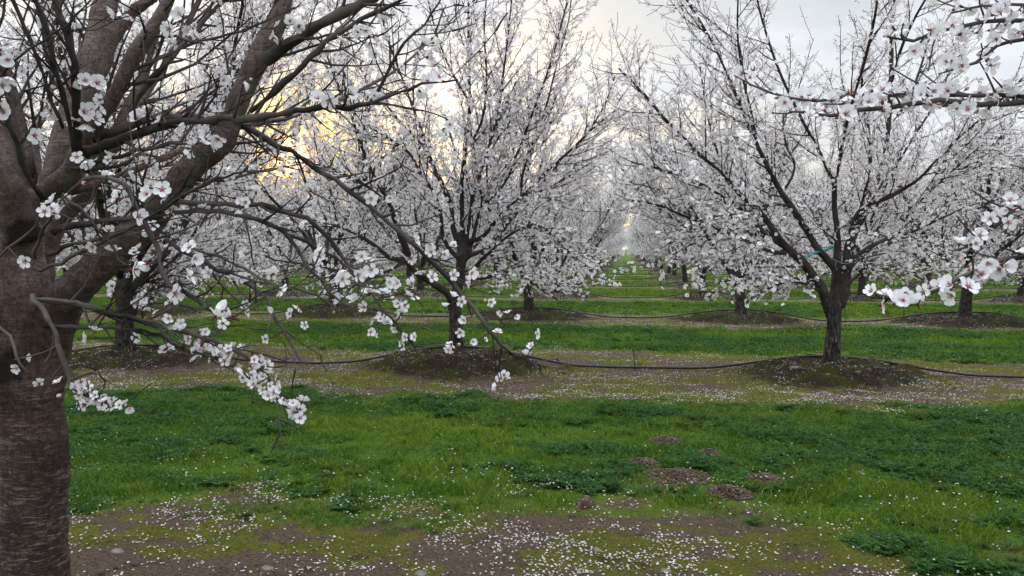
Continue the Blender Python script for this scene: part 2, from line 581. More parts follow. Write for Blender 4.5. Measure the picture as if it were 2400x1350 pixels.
def flower_near(rng, bud=False):
    """Five rounded, notched, cupped petals, a crimson star, stamens, a calyx."""
    V, Fc, C = [], [], []
    cen = rng.choice([.16, .24, .34]); eye = np.array([(.33, .055, .06), (.30, .10, .07), (.26, .15, .06)][rng.randint(3)])
    op = rng.choice([rng.uniform(.05, .45), rng.uniform(.45, .95)])
    for i in range(5):
        a = i * 2 * math.pi / 5 + rng.uniform(-.09, .09)
        ca, sa = math.cos(a), math.sin(a)
        el = op + rng.uniform(-.15, .18); L_ = rng.uniform(.92, 1.05); W = rng.uniform(.31, .38)
        tw = rng.uniform(-.25, .25)
        prof = ((.06, .03), (.20, .10), (.42, .80), (.68, 1.0), (.88, .80), (1.0, .34))
        b = len(V)
        for (s_, w_) in prof:
            for q in (-1, -.5, 0, .5, 1):
                x = s_ * L_ - (.07 if (q == 0 and s_ == 1.0) else 0) - (.03 * abs(q) if s_ > .8 else 0)
                yv = q * w_ * W
                zz = x * math.sin(el) + (.10 * q * q * w_) + .16 * x * x * .5 - .10 * (x > .9) + tw * yv * x
                zz += rng.uniform(-.012, .012)
                xr = x * math.cos(el)
                V.append((xr * ca - yv * sa, xr * sa + yv * ca, zz))
                t = min(1, max(0, (s_ - .05) / cen))
                base = np.array([.70, .36, .42]) * (1 - t) + np.array([.90, .895, .925]) * t
                C.append(base * rng.uniform(.96, 1.02))
        for r_ in range(5):
            for q in range(4):
                k = b + r_ * 5 + q
                Fc += [(k, k + 1, k + 6), (k, k + 6, k + 5)]
    # crimson star in the middle
    b = len(V); V.append((0, 0, .06)); C.append((.22, .05, .04))
    for i in range(10):
        a = i * math.pi / 5; r_ = .21 if i % 2 == 0 else .09
        V.append((r_ * math.cos(a + .3), r_ * math.sin(a + .3), .075)); C.append(tuple(eye))
    for i in range(10): Fc.append((b, b + 1 + i, b + 1 + (i + 1) % 10))
    # stamens with pale anthers
    for i in range(16):
        a = rng.uniform(0, 6.28); r1 = rng.uniform(.10, .36); hh = rng.uniform(.25, .42)
        e = np.array([r1 * math.cos(a), r1 * math.sin(a), hh]); w = np.array([-math.sin(a), math.cos(a), 0]) * .014
        b = len(V)
        V += [tuple(w * .8), tuple(-w * .8), tuple(e - w), tuple(e + w)]
        C += [(.6, .35, .4)] * 4
        Fc += [(b, b + 1, b + 2), (b, b + 2, b + 3)]
        b = len(V); w2 = w * 2.6; u2 = np.array([0, 0, .05])
        V += [tuple(e + w2), tuple(e - w2), tuple(e + u2 * .8 + w * .1), tuple(e - u2 * .5)]
        C += [(.50, .30, .10)] * 4
        Fc += [(b, b + 1, b + 2), (b, b + 1, b + 3)]
    # calyx cup and short stalk behind
    prev = None
    for (r_, zz) in ((.17, .0), (.15, -.16), (.05, -.30), (.04, -.55)):
        ring = []
        for i in range(5):
            a = i * 2 * math.pi / 5 + .3
            ring.append(len(V)); V.append((r_ * math.cos(a), r_ * math.sin(a), zz)); C.append((.19, .055, .045))
        if prev:
            for i in range(5):
                j = (i + 1) % 5
                Fc += [(prev[i], prev[j], ring[j]), (prev[i], ring[j], ring[i])]
        prev = ring
    return np.array(V, float), np.array(Fc), np.array(C, float)


def flower_bud(rng):
    V, Fc, C = [], [], []
    prof = ((.03, -.5), (.05, -.25), (.16, -.12), (.24, .12), (.22, .30), (.10, .46), (.01, .5))
    for j, (r_, zz) in enumerate(prof):
        for i in range(6):
            a = i * math.pi / 3
            V.append((r_ * math.cos(a), r_ * math.sin(a), zz)); C.append((.20, .06, .05) if j < 3 else (.78, .56, .62))
    for j in range(len(prof) - 1):
        for i in range(6):
            a, b = j * 6 + i, j * 6 + (i + 1) % 6
            Fc += [(a, b, b + 6), (a, b + 6, a + 6)]
    return np.array(V, float), np.array(Fc), np.array(C, float)


def bake(variants, pos, nrm, size, rng, bright=.08):
    """Place flower variants at pos facing nrm; returns V, F, C."""
    Vs, Fs, Cs, off = [], [], [], 0
    which = rng.randint(0, len(variants), len(pos))
    for k, (v, f, c) in enumerate(variants):
        m = which == k
        if not m.any(): continue
        p, nn, s = pos[m], nrm[m], size[m]
        nn = nn / (np.linalg.norm(nn, axis=1)[:, None] + 1e-9)
        r = rng.normal(size=nn.shape)
        a = np.cross(nn, r); a /= np.linalg.norm(a, axis=1)[:, None] + 1e-9
        b = np.cross(nn, a)
        W = p[:, None] + s[:, None, None] * (a[:, None] * v[None, :, :1] + b[:, None] * v[None, :, 1:2] + nn[:, None] * v[None, :, 2:])
        cc = c[None] * (1 + rng.uniform(-bright, bright * .3, (len(p), 1, 1)))
        n = len(v)
        Vs.append(W.reshape(-1, 3)); Cs.append(cc.reshape(-1, 3))
        Fs.append((f[None] + (np.arange(len(p)) * n)[:, None, None]).reshape(-1, f.shape[1]) + off)
        off += n * len(p)
    V = np.concatenate(Vs); C = np.concatenate(Cs)
    return V, np.concatenate(Fs), np.hstack([np.clip(C, 0, 1), np.ones((len(C), 1))])


_r = RS(5)
FL_MID = [flower_mid(_r) for _ in range(6)] + [bud_mid(_r) for _ in range(3)]
FL_FAR = [flower_far(_r) for _ in range(3)]
FL_NEAR = [flower_near(_r) for _ in range(12)]
BUDS = [flower_bud(_r) for _ in range(1)]

# ---------------------------------------------------------------- branching


def dress(limbs, rng, dens=1.0, fl_gap=.05, keep=None, sh_gap=.19, tw_gap=.11, r_max=.03, low_droop=1.9,
          axis=(0, 0), len_scale=1.0, sides=4, rmin=.0022, fl_off=.02, tip_thin=.0, zmin=-9):
    """Grow shoots and twigs on the limbs; returns Tubes, flower positions, normals."""
    T = Tubes(); fp, fn = [], []
    ax = np.array([axis[0], axis[1]])
    ztop = max(l[0][:, 2].max() for l in limbs)

    def ok(p): return p[2] > zmin and (keep is None or keep(p))

    def flowers(pts, gap, f=1.0):
        seg = np.linalg.norm(np.diff(pts, axis=0), axis=1); tot = seg.sum()
        n = rng.poisson(tot / gap * dens * f)
        if not n: return
        cum = np.concatenate([[0], np.cumsum(seg)])
        ss = rng.uniform(0, tot, n) if n > 1 else np.array([tot])
        for s in ss:
            i = min(np.searchsorted(cum, s, 'right') - 1, len(pts) - 2)
            t = (s - cum[i]) / (seg[i] + 1e-9); p = pts[i] * (1 - t) + pts[i + 1] * t
            tan = unit(pts[i + 1] - pts[i])
            for _ in range(rng.choice([1, 2, 3], p=[.4, .35, .25])):
                r = rng.normal(size=3); r -= tan * r.dot(tan) * .8; r = unit(r)
                q = p + r * fl_off * rng.uniform(.6, 1.7) + tan * rng.uniform(-.015, .015)
                fp.append(q); fn.append(r + rng.normal(size=3) * .3 + np.array([0, 0, .25]))

    def shoot(p0, d0, L, r0, level, seg):
        n = max(3, int(L / seg)); pts = [p0]; d = unit(d0)
        up = .10 if level == 2 else .05
        rad_out = unit(np.append(p0[:2] - ax, 0))
        low = p0[2] < low_droop
        for i in range(n):
            bend = rng.normal(size=3) * .10
            if low and level == 2:
                d = unit(d + bend + rad_out * .07 + np.array([0, 0, -.07]))
            else:
                d = unit(d + bend + np.array([0, 0, up]))
            pts.append(pts[-1] + d * L / n)
            if not ok(pts[-1]): break
        pts = np.array(pts)
        if len(pts) < 3: return None
        rad = np.linspace(r0, max(rmin, r0 * .25), len(pts))
        T.add(pts, rad, sides if level == 2 else 3, cap=False)
        return pts

    for pts, rad in limbs:
        seg = np.linalg.norm(np.diff(pts, axis=0), axis=1); cum = np.concatenate([[0], np.cumsum(seg)])
        tot = cum[-1]
        s = rng.uniform(.1, .3)
        thin = pts[rad < .012]
        if len(thin) > 2: flowers(thin, fl_gap * 1.2)
        while s < tot:
            i = min(np.searchsorted(cum, s, 'right') - 1, len(pts) - 2)
            p = pts[i] + (pts[i + 1] - pts[i]) * ((s - cum[i]) / (seg[i] + 1e-9)); tan = unit(pts[i + 1] - pts[i])
            r = rad[i]
            fr = s / tot
            s += sh_gap * rng.uniform(.5, 1.5) * (1.7 if r > r_max else 1) * (1 + 2.2 * tip_thin * smooth(.45, .95, p[2] / ztop))
            if r > r_max * 1.8 and rng.rand() < .6: continue
            if not ok(p): continue
            az = rng.normal(size=3); az -= tan * az.dot(tan); az = unit(az)
            rad_out = unit(np.append(p[:2] - ax, 0))
            d0 = tan * rng.uniform(.5, 1.0) + az * rng.uniform(.5, 1.0) + rad_out * .15
            L = rng.uniform(.35, 1.25) * (1 - .35 * fr) * len_scale
            if p[2] > ztop * .7: L *= .95
            sp = shoot(p, d0, L, min(r * .55, .0045 + .006 * L), 2, .11)
            if sp is None: continue
            hf = 1.0 - tip_thin * smooth(.55, 1.0, p[2] / ztop)
            flowers(sp, fl_gap, hf)
            q = rng.uniform(.05, .15)
            sl = np.linalg.norm(np.diff(sp, axis=0), axis=1); sc = np.concatenate([[0], np.cumsum(sl)])
            while q < sc[-1]:
                j = min(np.searchsorted(sc, q, 'right') - 1, len(sp) - 2)
                t2 = unit(sp[j + 1] - sp[j]); pp = sp[j] + (sp[j + 1] - sp[j]) * (q - sc[j]) / (sl[j] + 1e-9)
                a2 = rng.normal(size=3); a2 -= t2 * a2.dot(t2); a2 = unit(a2)
                tp = shoot(pp, t2 * .7 + a2 * .9, rng.choice([rng.uniform(.05, .14), rng.uniform(.15, .42)]) * len_scale, .0032 if rmin < .003 else rmin * 1.2, 3, .08)
                if tp is not None: flowers(tp, fl_gap, hf)
                q += tw_gap * rng.uniform(.5, 1.6) * (1 + 1.5 * tip_thin * smooth(.45, .95, pp[2] / ztop))
    fp = np.array(fp); fn = np.array(fn)
    return T, fp, fn


def fuse(name, tubes, mat, voxel, off, lumps=(), rough=.0, seed=0, scars=()):
    """Weld overlapping limb tubes into one skin and give the surface some relief."""
    me = tubes.mesh(name + '_raw', mat, off)
    o = link(name, me)
    md = o.modifiers.new('r', 'REMESH'); md.mode = 'VOXEL'; md.voxel_size = voxel; md.use_smooth_shade = True
    sm = o.modifiers.new('s', 'SMOOTH'); sm.factor = .6; sm.iterations = 5
    dg = bpy.context.evaluated_depsgraph_get()
    new = bpy.data.meshes.new_from_object(o.evaluated_get(dg))
    bpy.data.objects.remove(o); bpy.data.meshes.remove(me)
    n = len(new.vertices)
    co = np.zeros(n * 3, np.float32); no = np.zeros(n * 3, np.float32)
    new.vertices.foreach_get('co', co); new.vertices.foreach_get('normal', no)
    co = co.reshape(-1, 3); no = no.reshape(-1, 3)
    a = np.arctan2(co[:, 1], co[:, 0])
    disp = rough * ((fbm(a * 1.6 + 9, co[:, 2] * 9, seed) - .5) * 2 + .5 * (fbm(co[:, 0] * 30 + co[:, 1] * 17, co[:, 2] * 30, seed + 3) - .5) * 2)
    for (p, r, h) in lumps:
        d2 = ((co - (np.asarray(p) - np.asarray(off))) ** 2).sum(1) / r ** 2
        disp = disp + h * np.exp(-d2)
    co = co + no * disp[:, None]
    sc_ = np.zeros(n, np.float32)
    for (p, r) in scars:
        d2 = ((co - (np.asarray(p) - np.asarray(off))) ** 2).sum(1) / r ** 2
        sc_ = np.maximum(sc_, np.exp(-d2))
    at = new.attributes.new('scar', 'FLOAT', 'POINT'); at.data.foreach_set('value', sc_.astype(np.float32))
    new.vertices.foreach_set('co', co.astype(np.float32).ravel())
    new.polygons.foreach_set('use_smooth', np.ones(len(new.polygons), bool))
    new.materials.clear(); new.materials.append(mat)
    new.update(); new.name = name
    return new


def make_limbs(seed, H=5.2, trunk_h=.85, R=.115):
    """Vase-shaped scaffold for a generic orchard tree (local metres)."""
    rng = RS(seed); out = []
    lean = rng.uniform(-.12, .12, 2)
    tp = np.array([[0, 0, -.15], [0, 0, .05], [lean[0] * .3, lean[1] * .3, .4], [lean[0], lean[1], trunk_h], [lean[0] * 1.2, lean[1] * 1.2, trunk_h + .25]])
    trunk = spline(tp, [R * 1.45, R * 1.25, R, R * .95, R * .55], .12)
    top = tp[3]
    k = rng.randint(4, 6); a0 = rng.uniform(0, 6.28)

    def limb(p, d, L, r, depth):
        n = max(4, int(L / .22)); pts = [p]; d = unit(d)
        for i in range(n):
            d = unit(d + rng.normal(size=3) * .075 + np.array([0, 0, .035 if depth < 2 else .02]))
            pts.append(pts[-1] + d * L / n)
        pts = np.array(pts); rad = np.linspace(r, max(.006, r * .22), len(pts))
        out.append((pts, rad))
        if depth < 2:
            m = rng.randint(3, 5) if depth == 0 else rng.randint(1, 4)
            for j in range(m):
                i = int(len(pts) * rng.uniform(.15, .72)); t = unit(pts[min(i + 1, n)] - pts[i])
                az = rng.normal(size=3); az -= t * az.dot(t); az = unit(az)
                limb(pts[i], t + az * rng.uniform(.35, .65) + np.array([0, 0, .1]), L * rng.uniform(.45, .75) * (1 - i / len(pts) * .4), rad[i] * rng.uniform(.55, .75), depth + 1)
    for i in range(k):
        a = a0 + i * 2 * math.pi / k + rng.uniform(-.3, .3); s = rng.uniform(.55, 1.15)
        p = top + np.array([0, 0, rng.uniform(-.18, .2)])
        limb(p, np.array([math.cos(a) * s, math.sin(a) * s, 1.0]), rng.uniform(.68, .86) * H, R * rng.uniform(.42, .6), 0)
    for i in range(3):
        a = rng.uniform(0, 6.28); p = top + np.array([0, 0, rng.uniform(-.1, .25)])
        limb(p, np.array([math.cos(a), math.sin(a), rng.uniform(.15, .5)]), rng.uniform(1.5, 2.1), R * .28, 1)
    return trunk, out


def variant(seed, far=False, H=5.2):
    rng = RS(seed + 1000)
    trunk, limbs = make_limbs(seed, H=H)
    T = Tubes(); T.add(*trunk, k=12)
    for p, r in limbs:
        if r[0] > .018: T.add(p, r, 6)
    T2, fp, fn = dress(limbs, rng, dens=.66 if far else .70, zmin=.72, low_droop=1.6, fl_gap=.05, sh_gap=.19 if far else .115, tw_gap=.14 if far else .085,
                       axis=(0, 0), rmin=.0045 if far else .0026, sides=3, tip_thin=.14)
    for p, r in limbs:
        if r[0] <= .018: T2.add(p, r, 4, cap=False)
    size = rng.uniform(.019, .0275, len(fp)) * (1.3 if far else 1.0)
    V, Fc, C = bake(FL_FAR if far else FL_MID, fp, fn, size, rng)
    return T.mesh('almond_trunk', M_BARK), T2.crown('almond_crown', V, Fc, C), len(fp)


# ---------------------------------------------------------------- traced limbs (u, v, width in photo pixels)
def trace(s, d0, d1, step=.06, base_w=None):
    a = [tuple(float(x) for x in t.split(',')) for t in s.split()]
    n = len(a); pts, rad = [], []
    cum = [0]
    for i in range(1, n): cum.append(cum[-1] + math.hypot(a[i][0] - a[i - 1][0], a[i][1] - a[i - 1][1]))
    for i, t in enumerate(a):
        d = d0 + (d1 - d0) * (cum[i] / cum[-1])
        pts.append(P(t[0], t[1], d)); rad.append(t[2] * d / F / 2)
    return spline(pts, rad, step)


def in_frame(p, mu=30, mv=30):
    u, v, d = unproject(p)
    return bool(d[0] > .1 and -mu < u[0] < 2400 + mu and -mv < v[0] < 1350 + mv)


# ---------------------------------------------------------------- generic trees
VAR = [variant(s, H=h) for s, h in ((11, 6.0), (12, 5.7), (13, 6.1), (14, 5.8), (16, 6.0), (18, 5.9))]
VFAR = [variant(s, True, H=h) for s, h in ((31, 5.8), (32, 6.0), (33, 5.7), (34, 5.9))]
ORD = ['', 'second', 'third', 'fourth', 'fifth', 'sixth', 'seventh', 'eighth', 'ninth', 'tenth', 'eleventh', 'twelfth']
G_NEAR = 'almond trees in blossom standing in orchard rows'
LANE = 'the long green lane'


def tree_label(k, c):
    """Which tree this is: row counted away from the camera, place counted from the long lane."""
    side = 'left' if c < 0 else 'right'
    n = -c if c < 0 else c + 1
    pos = ('first tree ' if n == 1 else ORD[n] + ' tree ') + side + ' of ' + LANE if n < len(ORD) else 'tree far ' + side + ' of ' + LANE
    row = 'nearest full row' if k == 1 else ORD[k] + ' row back'
    return 'white blossoming almond, ' + pos + ' in the ' + row


protos = {}


def place_tree(k, c, rng):
    x = COL0 + c * COLD + rng.uniform(-.12, .12); y = ROW0 + k * ROWD + rng.uniform(-.1, .1)
    far = k >= 6
    lib = VFAR if far else VAR
    i = rng.randint(len(lib)); tr, cr, _ = lib[i]
    r = empty('almond_tree', (x, y, float(height(x, y)) - .03))
    r.rotation_euler = (0, 0, rng.uniform(0, 6.28)); s = rng.uniform(.92, 1.06); w = s * (.80 if (c in (-1, 0) and k >= 3) else .94); r.scale = (w, w, s * rng.uniform(.95, 1.05) * (1 if k == 1 else .86))
    if (far, i) not in protos:
        protos[(far, i)] = [link('trunk', tr, r), link('crown', cr, r)]
    else:
        for o in protos[(far, i)]:
            q = o.copy(); SC.collection.objects.link(q); q.parent = r
    if k <= 5:
        tag(r, tree_label(k, c), 'tree', G_NEAR)
    else:
        side = 'left' if c < 0 else 'right'
        dist = 'middle-distance' if k <= 9 else 'distant'
        tag(r, 'small ' + dist + ' almond tree in blossom among the crowded rows ' + side + ' of ' + LANE, 'tree',
            dist + ' almond trees ' + side + ' of the lane')


def build_orchard():
    rng = RS(4)
    for k in range(1, 13):
        y = ROW0 + k * ROWD
        for c in range(-40, 30):
            x = COL0 + c * COLD
            if k == 1 and c in (-1, 0): continue
            dep = -x * SY + y * CY; u = 1200 + F * (x * CY + y * SY) / dep
            m = 2.3 * F / dep
            if u < -m or u > 2400 + m: continue
            place_tree(k, c, rng)
    for k in range(13, 27):                       # the lane stays open far into the distance
        for c in ((-2, -1, 0, 1) if k < 20 else (-1, 0)):
            place_tree(k, c, rng)


build_orchard()


def build_far_mass():
    rng = RS(8); fp, fn = [], []
    T = Tubes()
    for k in range(13, 30):
        y = ROW0 + k * ROWD
        for c in range(-60, 45):
            if (-2 <= c <= 1 and k < 20) or (c in (-1, 0) and k < 27): continue
            if k >= 24 and abs(c) > 6: continue
            x = COL0 + c * COLD + (COLD / 2 if k >= 27 else 0)
            dep = -x * SY + y * CY; u = 1200 + F * (x * CY + y * SY) / dep
            if u < -80 or u > 2480: continue
            n = 420
            a = rng.uniform(0, 6.28, n); h = rng.uniform(0, 1, n) ** .8
            rr = (.5 + 1.75 * np.sin(np.pi * (.12 + .80 * h))) * rng.uniform(.2, 1, n) ** .5
            fp.append(np.stack([x + rr * np.cos(a), y + rr * np.sin(a), .9 + 4.0 * h + .5 * rng.normal(size=n) * h - (.8 if k >= 27 else 0) * (1 - h)], 1))
            T.add([(x, y, 0), (x + .05, y, .9), (x + .2, y, 1.8)], [.13, .1, .06], 4)
    fp = np.concatenate(fp); fn = rng.normal(size=fp.shape)
    V, Fc, C = bake(FL_FAR, fp, fn, rng.uniform(.05, .11, len(fp)), rng)
    o = link('far_blossom', mesh_from('far_blossom', V, [Fc], [M_PETAL], C))
    tag(o, 'hazy white mass of the farthest orchard trees in blossom along the horizon', kind='stuff')
    o = link('far_trunks', T.mesh('far_trunks', M_BARK)); tag(o, 'dark trunks of the farthest orchard trees', kind='stuff')


build_far_mass()

# ---------------------------------------------------------------- the two nearest full trees, traced limb by limb
CENTER = ['1073,880,74 1071,845,56 1070,815,40 1068,740,34 1066,705,35 1075,660,27 1082,610,27 1082,570,28 1080,545,24',
    '1060,725,24 1052,690,22 1010,662,20 973,635,19 949,608,18 918,607,13 881,577,11 840,552,10 790,530,8 730,515,5',
    '960,620,20 952,584,19 940,555,18 928,523,15 911,475,13 887,431,12 870,400,11 850,350,10 830,290,8 800,220,7 770,140,5 750,80,4',
    '1078,610,14 1051,580,12 1037,546,11 1034,509,11 1024,468,10 1010,441,10 983,400,9 960,360,8 920,330,7 870,300,5 820,275,3',
    '1078,580,20 1061,530,15 1058,485,14 1044,451,15 1031,420,13 1020,400,12 1000,350,11 985,300,10 960,230,8 930,150,7 905,80,5 890,10,4',
    '1078,580,20 1083,519,14 1082,468,13 1083,417,12 1090,360,10 1098,300,9 1100,240,9 1100,150,8 1098,60,6 1098,-30,5',
    '1085,580,14 1095,553,11 1102,502,10 1109,458,9 1123,420,8 1150,330,6 1170,250,6 1180,170,5 1190,90,4 1200,-10,3',
    '1085,580,18 1095,567,15 1123,560,13 1143,543,12 1167,512,11 1191,485,10 1225,458,9 1262,420,8 1300,385,7 1340,350,6 1380,310,5 1440,260,3',
    '1085,610,16 1102,598,14 1123,591,13 1143,581,12 1170,546,11 1191,523,10 1215,495,9 1242,458,8 1293,407,7 1340,360,6 1385,300,5 1420,240,4 1440,180,3',
    '1165,545,7 1157,536,6 1146,485,6 1141,434,5 1142,380,5 1150,330,5 1180,260,4 1210,190,3',
    '1078,665,14 1112,628,12 1133,604,11 1157,584,10 1191,553,9 1225,535,7 1259,529,6 1293,547,5 1320,580,4 1360,620,3',
    '1078,672,8 1089,656,7 1140,652,6 1174,639,6 1208,640,5 1242,659,5 1269,680,4 1307,703,3',
    '1205,510,8 1218,482,7 1222,440,7 1225,410,6 1250,330,6 1280,250,5 1300,170,4 1330,60,3 1340,-10,3',
    '1100,590,12 1109,557,11 1129,489,9 1180,434,8 1220,340,7 1250,260,6 1290,150,5 1320,40,4 1340,-40,3',
    '911,475,8 880,450,7 840,425,6 790,400,5 740,385,4 690,380,3',
    '1100,240,6 1060,170,5 1030,100,4 1010,30,4 1000,-20,3',
    '1000,350,7 960,310,6 900,240,5 850,170,4 810,90,4 790,10,3',
    '1225,458,6 1290,440,5 1350,400,4 1400,380,3', '1090,360,7 1130,280,6 1140,180,5 1135,80,4 1140,-10,3',
    '949,615,10 900,640,7 850,660,6 800,690,4 770,720,3']
RIGHTT = ['1953,900,86 1952,866,62 1950,830,44 1954,773,37 1957,720,38 1960,680,33 1961,630,24 1962,590,20',
    '1946,745,22 1936,706,26 1924,670,28 1906,649,26 1881,613,24 1849,585,21 1821,553,18 1792,510,16 1757,475,14 1721,443,12 1693,407,11 1650,370,10 1610,330,9 1560,280,8 1500,210,6 1450,160,4',
    '1860,592,17 1849,585,15 1799,553,12 1767,521,11 1739,492,9 1700,465,8 1640,430,7 1560,400,6 1480,380,4',
    '1870,605,12 1856,596,11 1803,588,10 1767,571,9 1728,553,9 1686,539,8 1650,521,7 1600,505,6 1540,480,5 1470,470,3',
    '1965,655,18 1954,627,20 1934,603,19 1913,578,18 1892,542,18 1874,514,18 1853,482,18 1835,457,16 1814,421,14 1803,400,13 1775,340,12 1740,260,10 1715,200,9 1680,120,8 1640,50,7 1610,0,6 1590,-40,5',
    '1960,690,28 1963,599,21 1963,553,17 1956,489,15 1956,443,14 1956,421,13 1938,400,8 1920,350,8 1890,300,7 1850,220,6 1820,150,6 1790,60,5 1770,-20,4',
    '1956,425,11 1963,407,9 1972,350,9 1985,290,8 2000,230,8 2030,130,7 2050,40,6 2060,-30,5',
    '1970,720,26 1981,677,27 1984,631,25 1991,578,27 2005,535,24 2028,500,18 2050,440,14 2070,380,13 2082,300,13 2088,200,13 2090,100,12 2094,0,10 2096,-50,9',
    '1975,630,15 1985,615,14 2009,599,13 2041,578,13 2077,560,11 2109,553,9 2148,539,6 2210,510,5 2280,480,4 2350,465,3',
    '2050,576,8 2045,571,7 2034,553,7 2041,521,7 2060,470,6 2090,410,6 2130,340,5 2180,260,5 2220,180,4 2240,110,3',
    '2105,555,6 2116,524,6 2141,489,5 2183,446,5 2233,400,4 2300,340,3',
    '1995,545,18 2008,505,16 2040,478,14 2077,465,13 2112,446,12 2155,418,10 2200,370,9 2250,320,8 2310,270,6 2370,210,5 2420,160,4',
    '2140,430,7 2183,425,7 2240,400,6 2320,370,5 2400,350,3', '1960,590,8 1952,574,7 1927,535,6 1899,489,4',
    '1835,457,8 1842,440,7 1858,410,6 1862,380,5 1846,350,5 1836,300,4 1838,240,3',
    '1775,340,7 1760,260,6 1745,200,6 1730,100,5 1729,20,4 1732,-40,3',
    '2088,200,9 2110,120,7 2140,50,6 2180,-20,5', '2082,300,8 2130,230,6 2160,150,5 2180,80,4',
    '1853,482,7 1800,480,6 1740,500,5 1690,505,4 1630,520,3', '1721,443,6 1690,380,5 1665,300,5 1650,220,4 1640,150,3',
    '1920,670,8 1880,655,6 1820,650,5 1740,655,4 1690,660,3', '1930,690,7 1890,665,6 1830,665,5 1780,690,3 1740,715,3',
    '2000,540,9 2030,440,8 2040,380,7 2035,300,6 2020,220,5 2025,150,4', '1985,670,9 2020,640,7 2070,630,5 2130,640,4 2190,670,3']


def traced_tree(name, lst, d0, seed, label, lumps=()):
    rng = RS(seed)
    limbs = []
    for i, s in enumerate(lst):
        off = 0 if i == 0 else rng.choice([-1, 1], p=[.68, .32]) * rng.uniform(.25, 1.25)
        a, b = (d0, d0 + off)
        limbs.append(trace(s, a, b, .07))
    # limbs that start on another limb take that limb's distance at their start
    base_pts = limbs[0][0]
    placed = [limbs[0]]
    for l in limbs[1:]:
        p0 = l[0][0]; ray = unit(p0 - CAM); best = None
        for q, r in placed:
            t = q - CAM; al = t @ ray; dist = np.linalg.norm(t - al[:, None] * ray, axis=1)
            j = dist.argmin()
            if best is None or dist[j] < best[0]: best = (dist[j], al[j])
        sh = best[1] - np.linalg.norm(p0 - CAM)
        dirs = l[0] - CAM; n = np.linalg.norm(dirs, axis=1)
        placed.append((CAM + dirs * ((n + sh) / n)[:, None], l[1]))
    limbs = placed
    x, y = base_pts[1][:2]
    base = np.array([x, y, float(height(x, y))])
    r = empty(name, base)
    tag(r, label, 'tree', G_NEAR)
    T = Tubes(); parts = []
    for i, (p, rad) in enumerate(limbs):
        big = rad > .017
        nb = len(big) if i == 0 else int(np.argmin(big)) if not big.all() else len(big)
        if nb >= 3 and rad[0] > .02: T.add(p[:nb + 1], rad[:nb + 1] * .88, 12)
        if i and nb < len(p) - 2:
            parts.append((p[max(0, nb - 1):], rad[max(0, nb - 1):]))
    link('trunk', fuse(name, T, M_BARK, .011, base, lumps, .006, seed), r)
    for p, rad in parts:
        t = Tubes(); t.add(p, rad, 6); link('limb', t.mesh('limb', M_BARK, base), r)
    T2, fp, fn = dress(limbs[1:], rng, dens=.80, zmin=.95, low_droop=1.75, fl_gap=.05, sh_gap=.095, tw_gap=.08, axis=(x, y), rmin=.0026, sides=4, tip_thin=.10)
    size = rng.uniform(.019, .0265, len(fp))
    V, Fc, C = bake(FL_MID, fp - base, fn, size, rng)
    link('crown', T2.crown('crown', V, Fc, C, base), r)
    return r, base, len(fp), limbs


tc_, bc_, n1_, _l1 = traced_tree('almond_tree', CENTER, 9.84, 5,
    'blossoming almond on the petal-strewn mound just left of the long green lane', [(P(1092, 845, 9.7), .05, .035), (P(1052, 842, 9.7), .05, .03), (P(1066, 700, 9.75), .06, .015)])
tr_, br_, n2_, _l2 = traced_tree('almond_tree', RIGHTT, 9.24, 9,
    'blossoming almond with forked trunk and teal ribbon just right of the lane', [(P(1975, 862, 9.1), .06, .04), (P(1932, 862, 9.1), .06, .035), (P(1945, 715, 9.15), .07, .018)])

# ---------------------------------------------------------------- foreground tree on the left
FG_MAIN = [
    ('82,1580,215 82,1500,180 82,1420,160 82,1350,156 82,1200,150 80,1050,148 70,960,152 62,880,170 56,800,162 48,720,152 40,650,134 40,590,112 52,530,98 78,490,82', 2.60, 2.55),
    ('95,1000,90 112,900,88 128,830,90 138,760,98 160,700,104 215,640,100 290,570,92 350,510,88 400,455,82 432,412,80 480,365,76 525,330,70 545,280,66 570,210,62 600,150,60 630,90,58 655,30,56 680,-40,52 730,-180,44 770,-300,36', 2.60, 2.25),
    ('52,570,96 66,510,88 98,462,76 138,432,66 178,392,64 192,350,62 208,312,52 245,265,43 280,200,42 310,140,42 348,80,42 385,20,43 420,-60,40 470,-200,34 500,-330,26', 2.57, 2.25),
    ('90,490,62 112,440,62 130,380,60 148,326,62 175,260,68 205,190,76 222,120,72 238,50,68 255,-30,60 280,-160,50 290,-300,40', 2.66, 2.90),
    ('205,200,30 240,170,34 262,110,36 288,60,34 312,25,32 350,0,28 390,-25,24 460,-70,18', 2.82, 2.8),
    ('95,720,40 112,650,44 112,590,46 140,520,46 200,460,44 232,400,42 262,340,40 290,280,36 312,235,32 330,200,30 350,140,26 370,60,22 390,0,20 410,-80,16', 2.78, 3.05),
    ('60,560,105 30,480,92 0,420,88 -60,340,78 -140,230,66 -220,90,54 -280,-80,40', 2.5, 2.15),
    ('80,520,58 48,440,55 22,380,52 5,320,50 -20,250,46 -50,150,40 -80,20,32', 2.66, 2.85),
    ('50,1000,90 15,920,92 -40,840,88 -110,740,76 -200,600,62 -300,430,50 -380,250,36', 2.55, 2.1)]
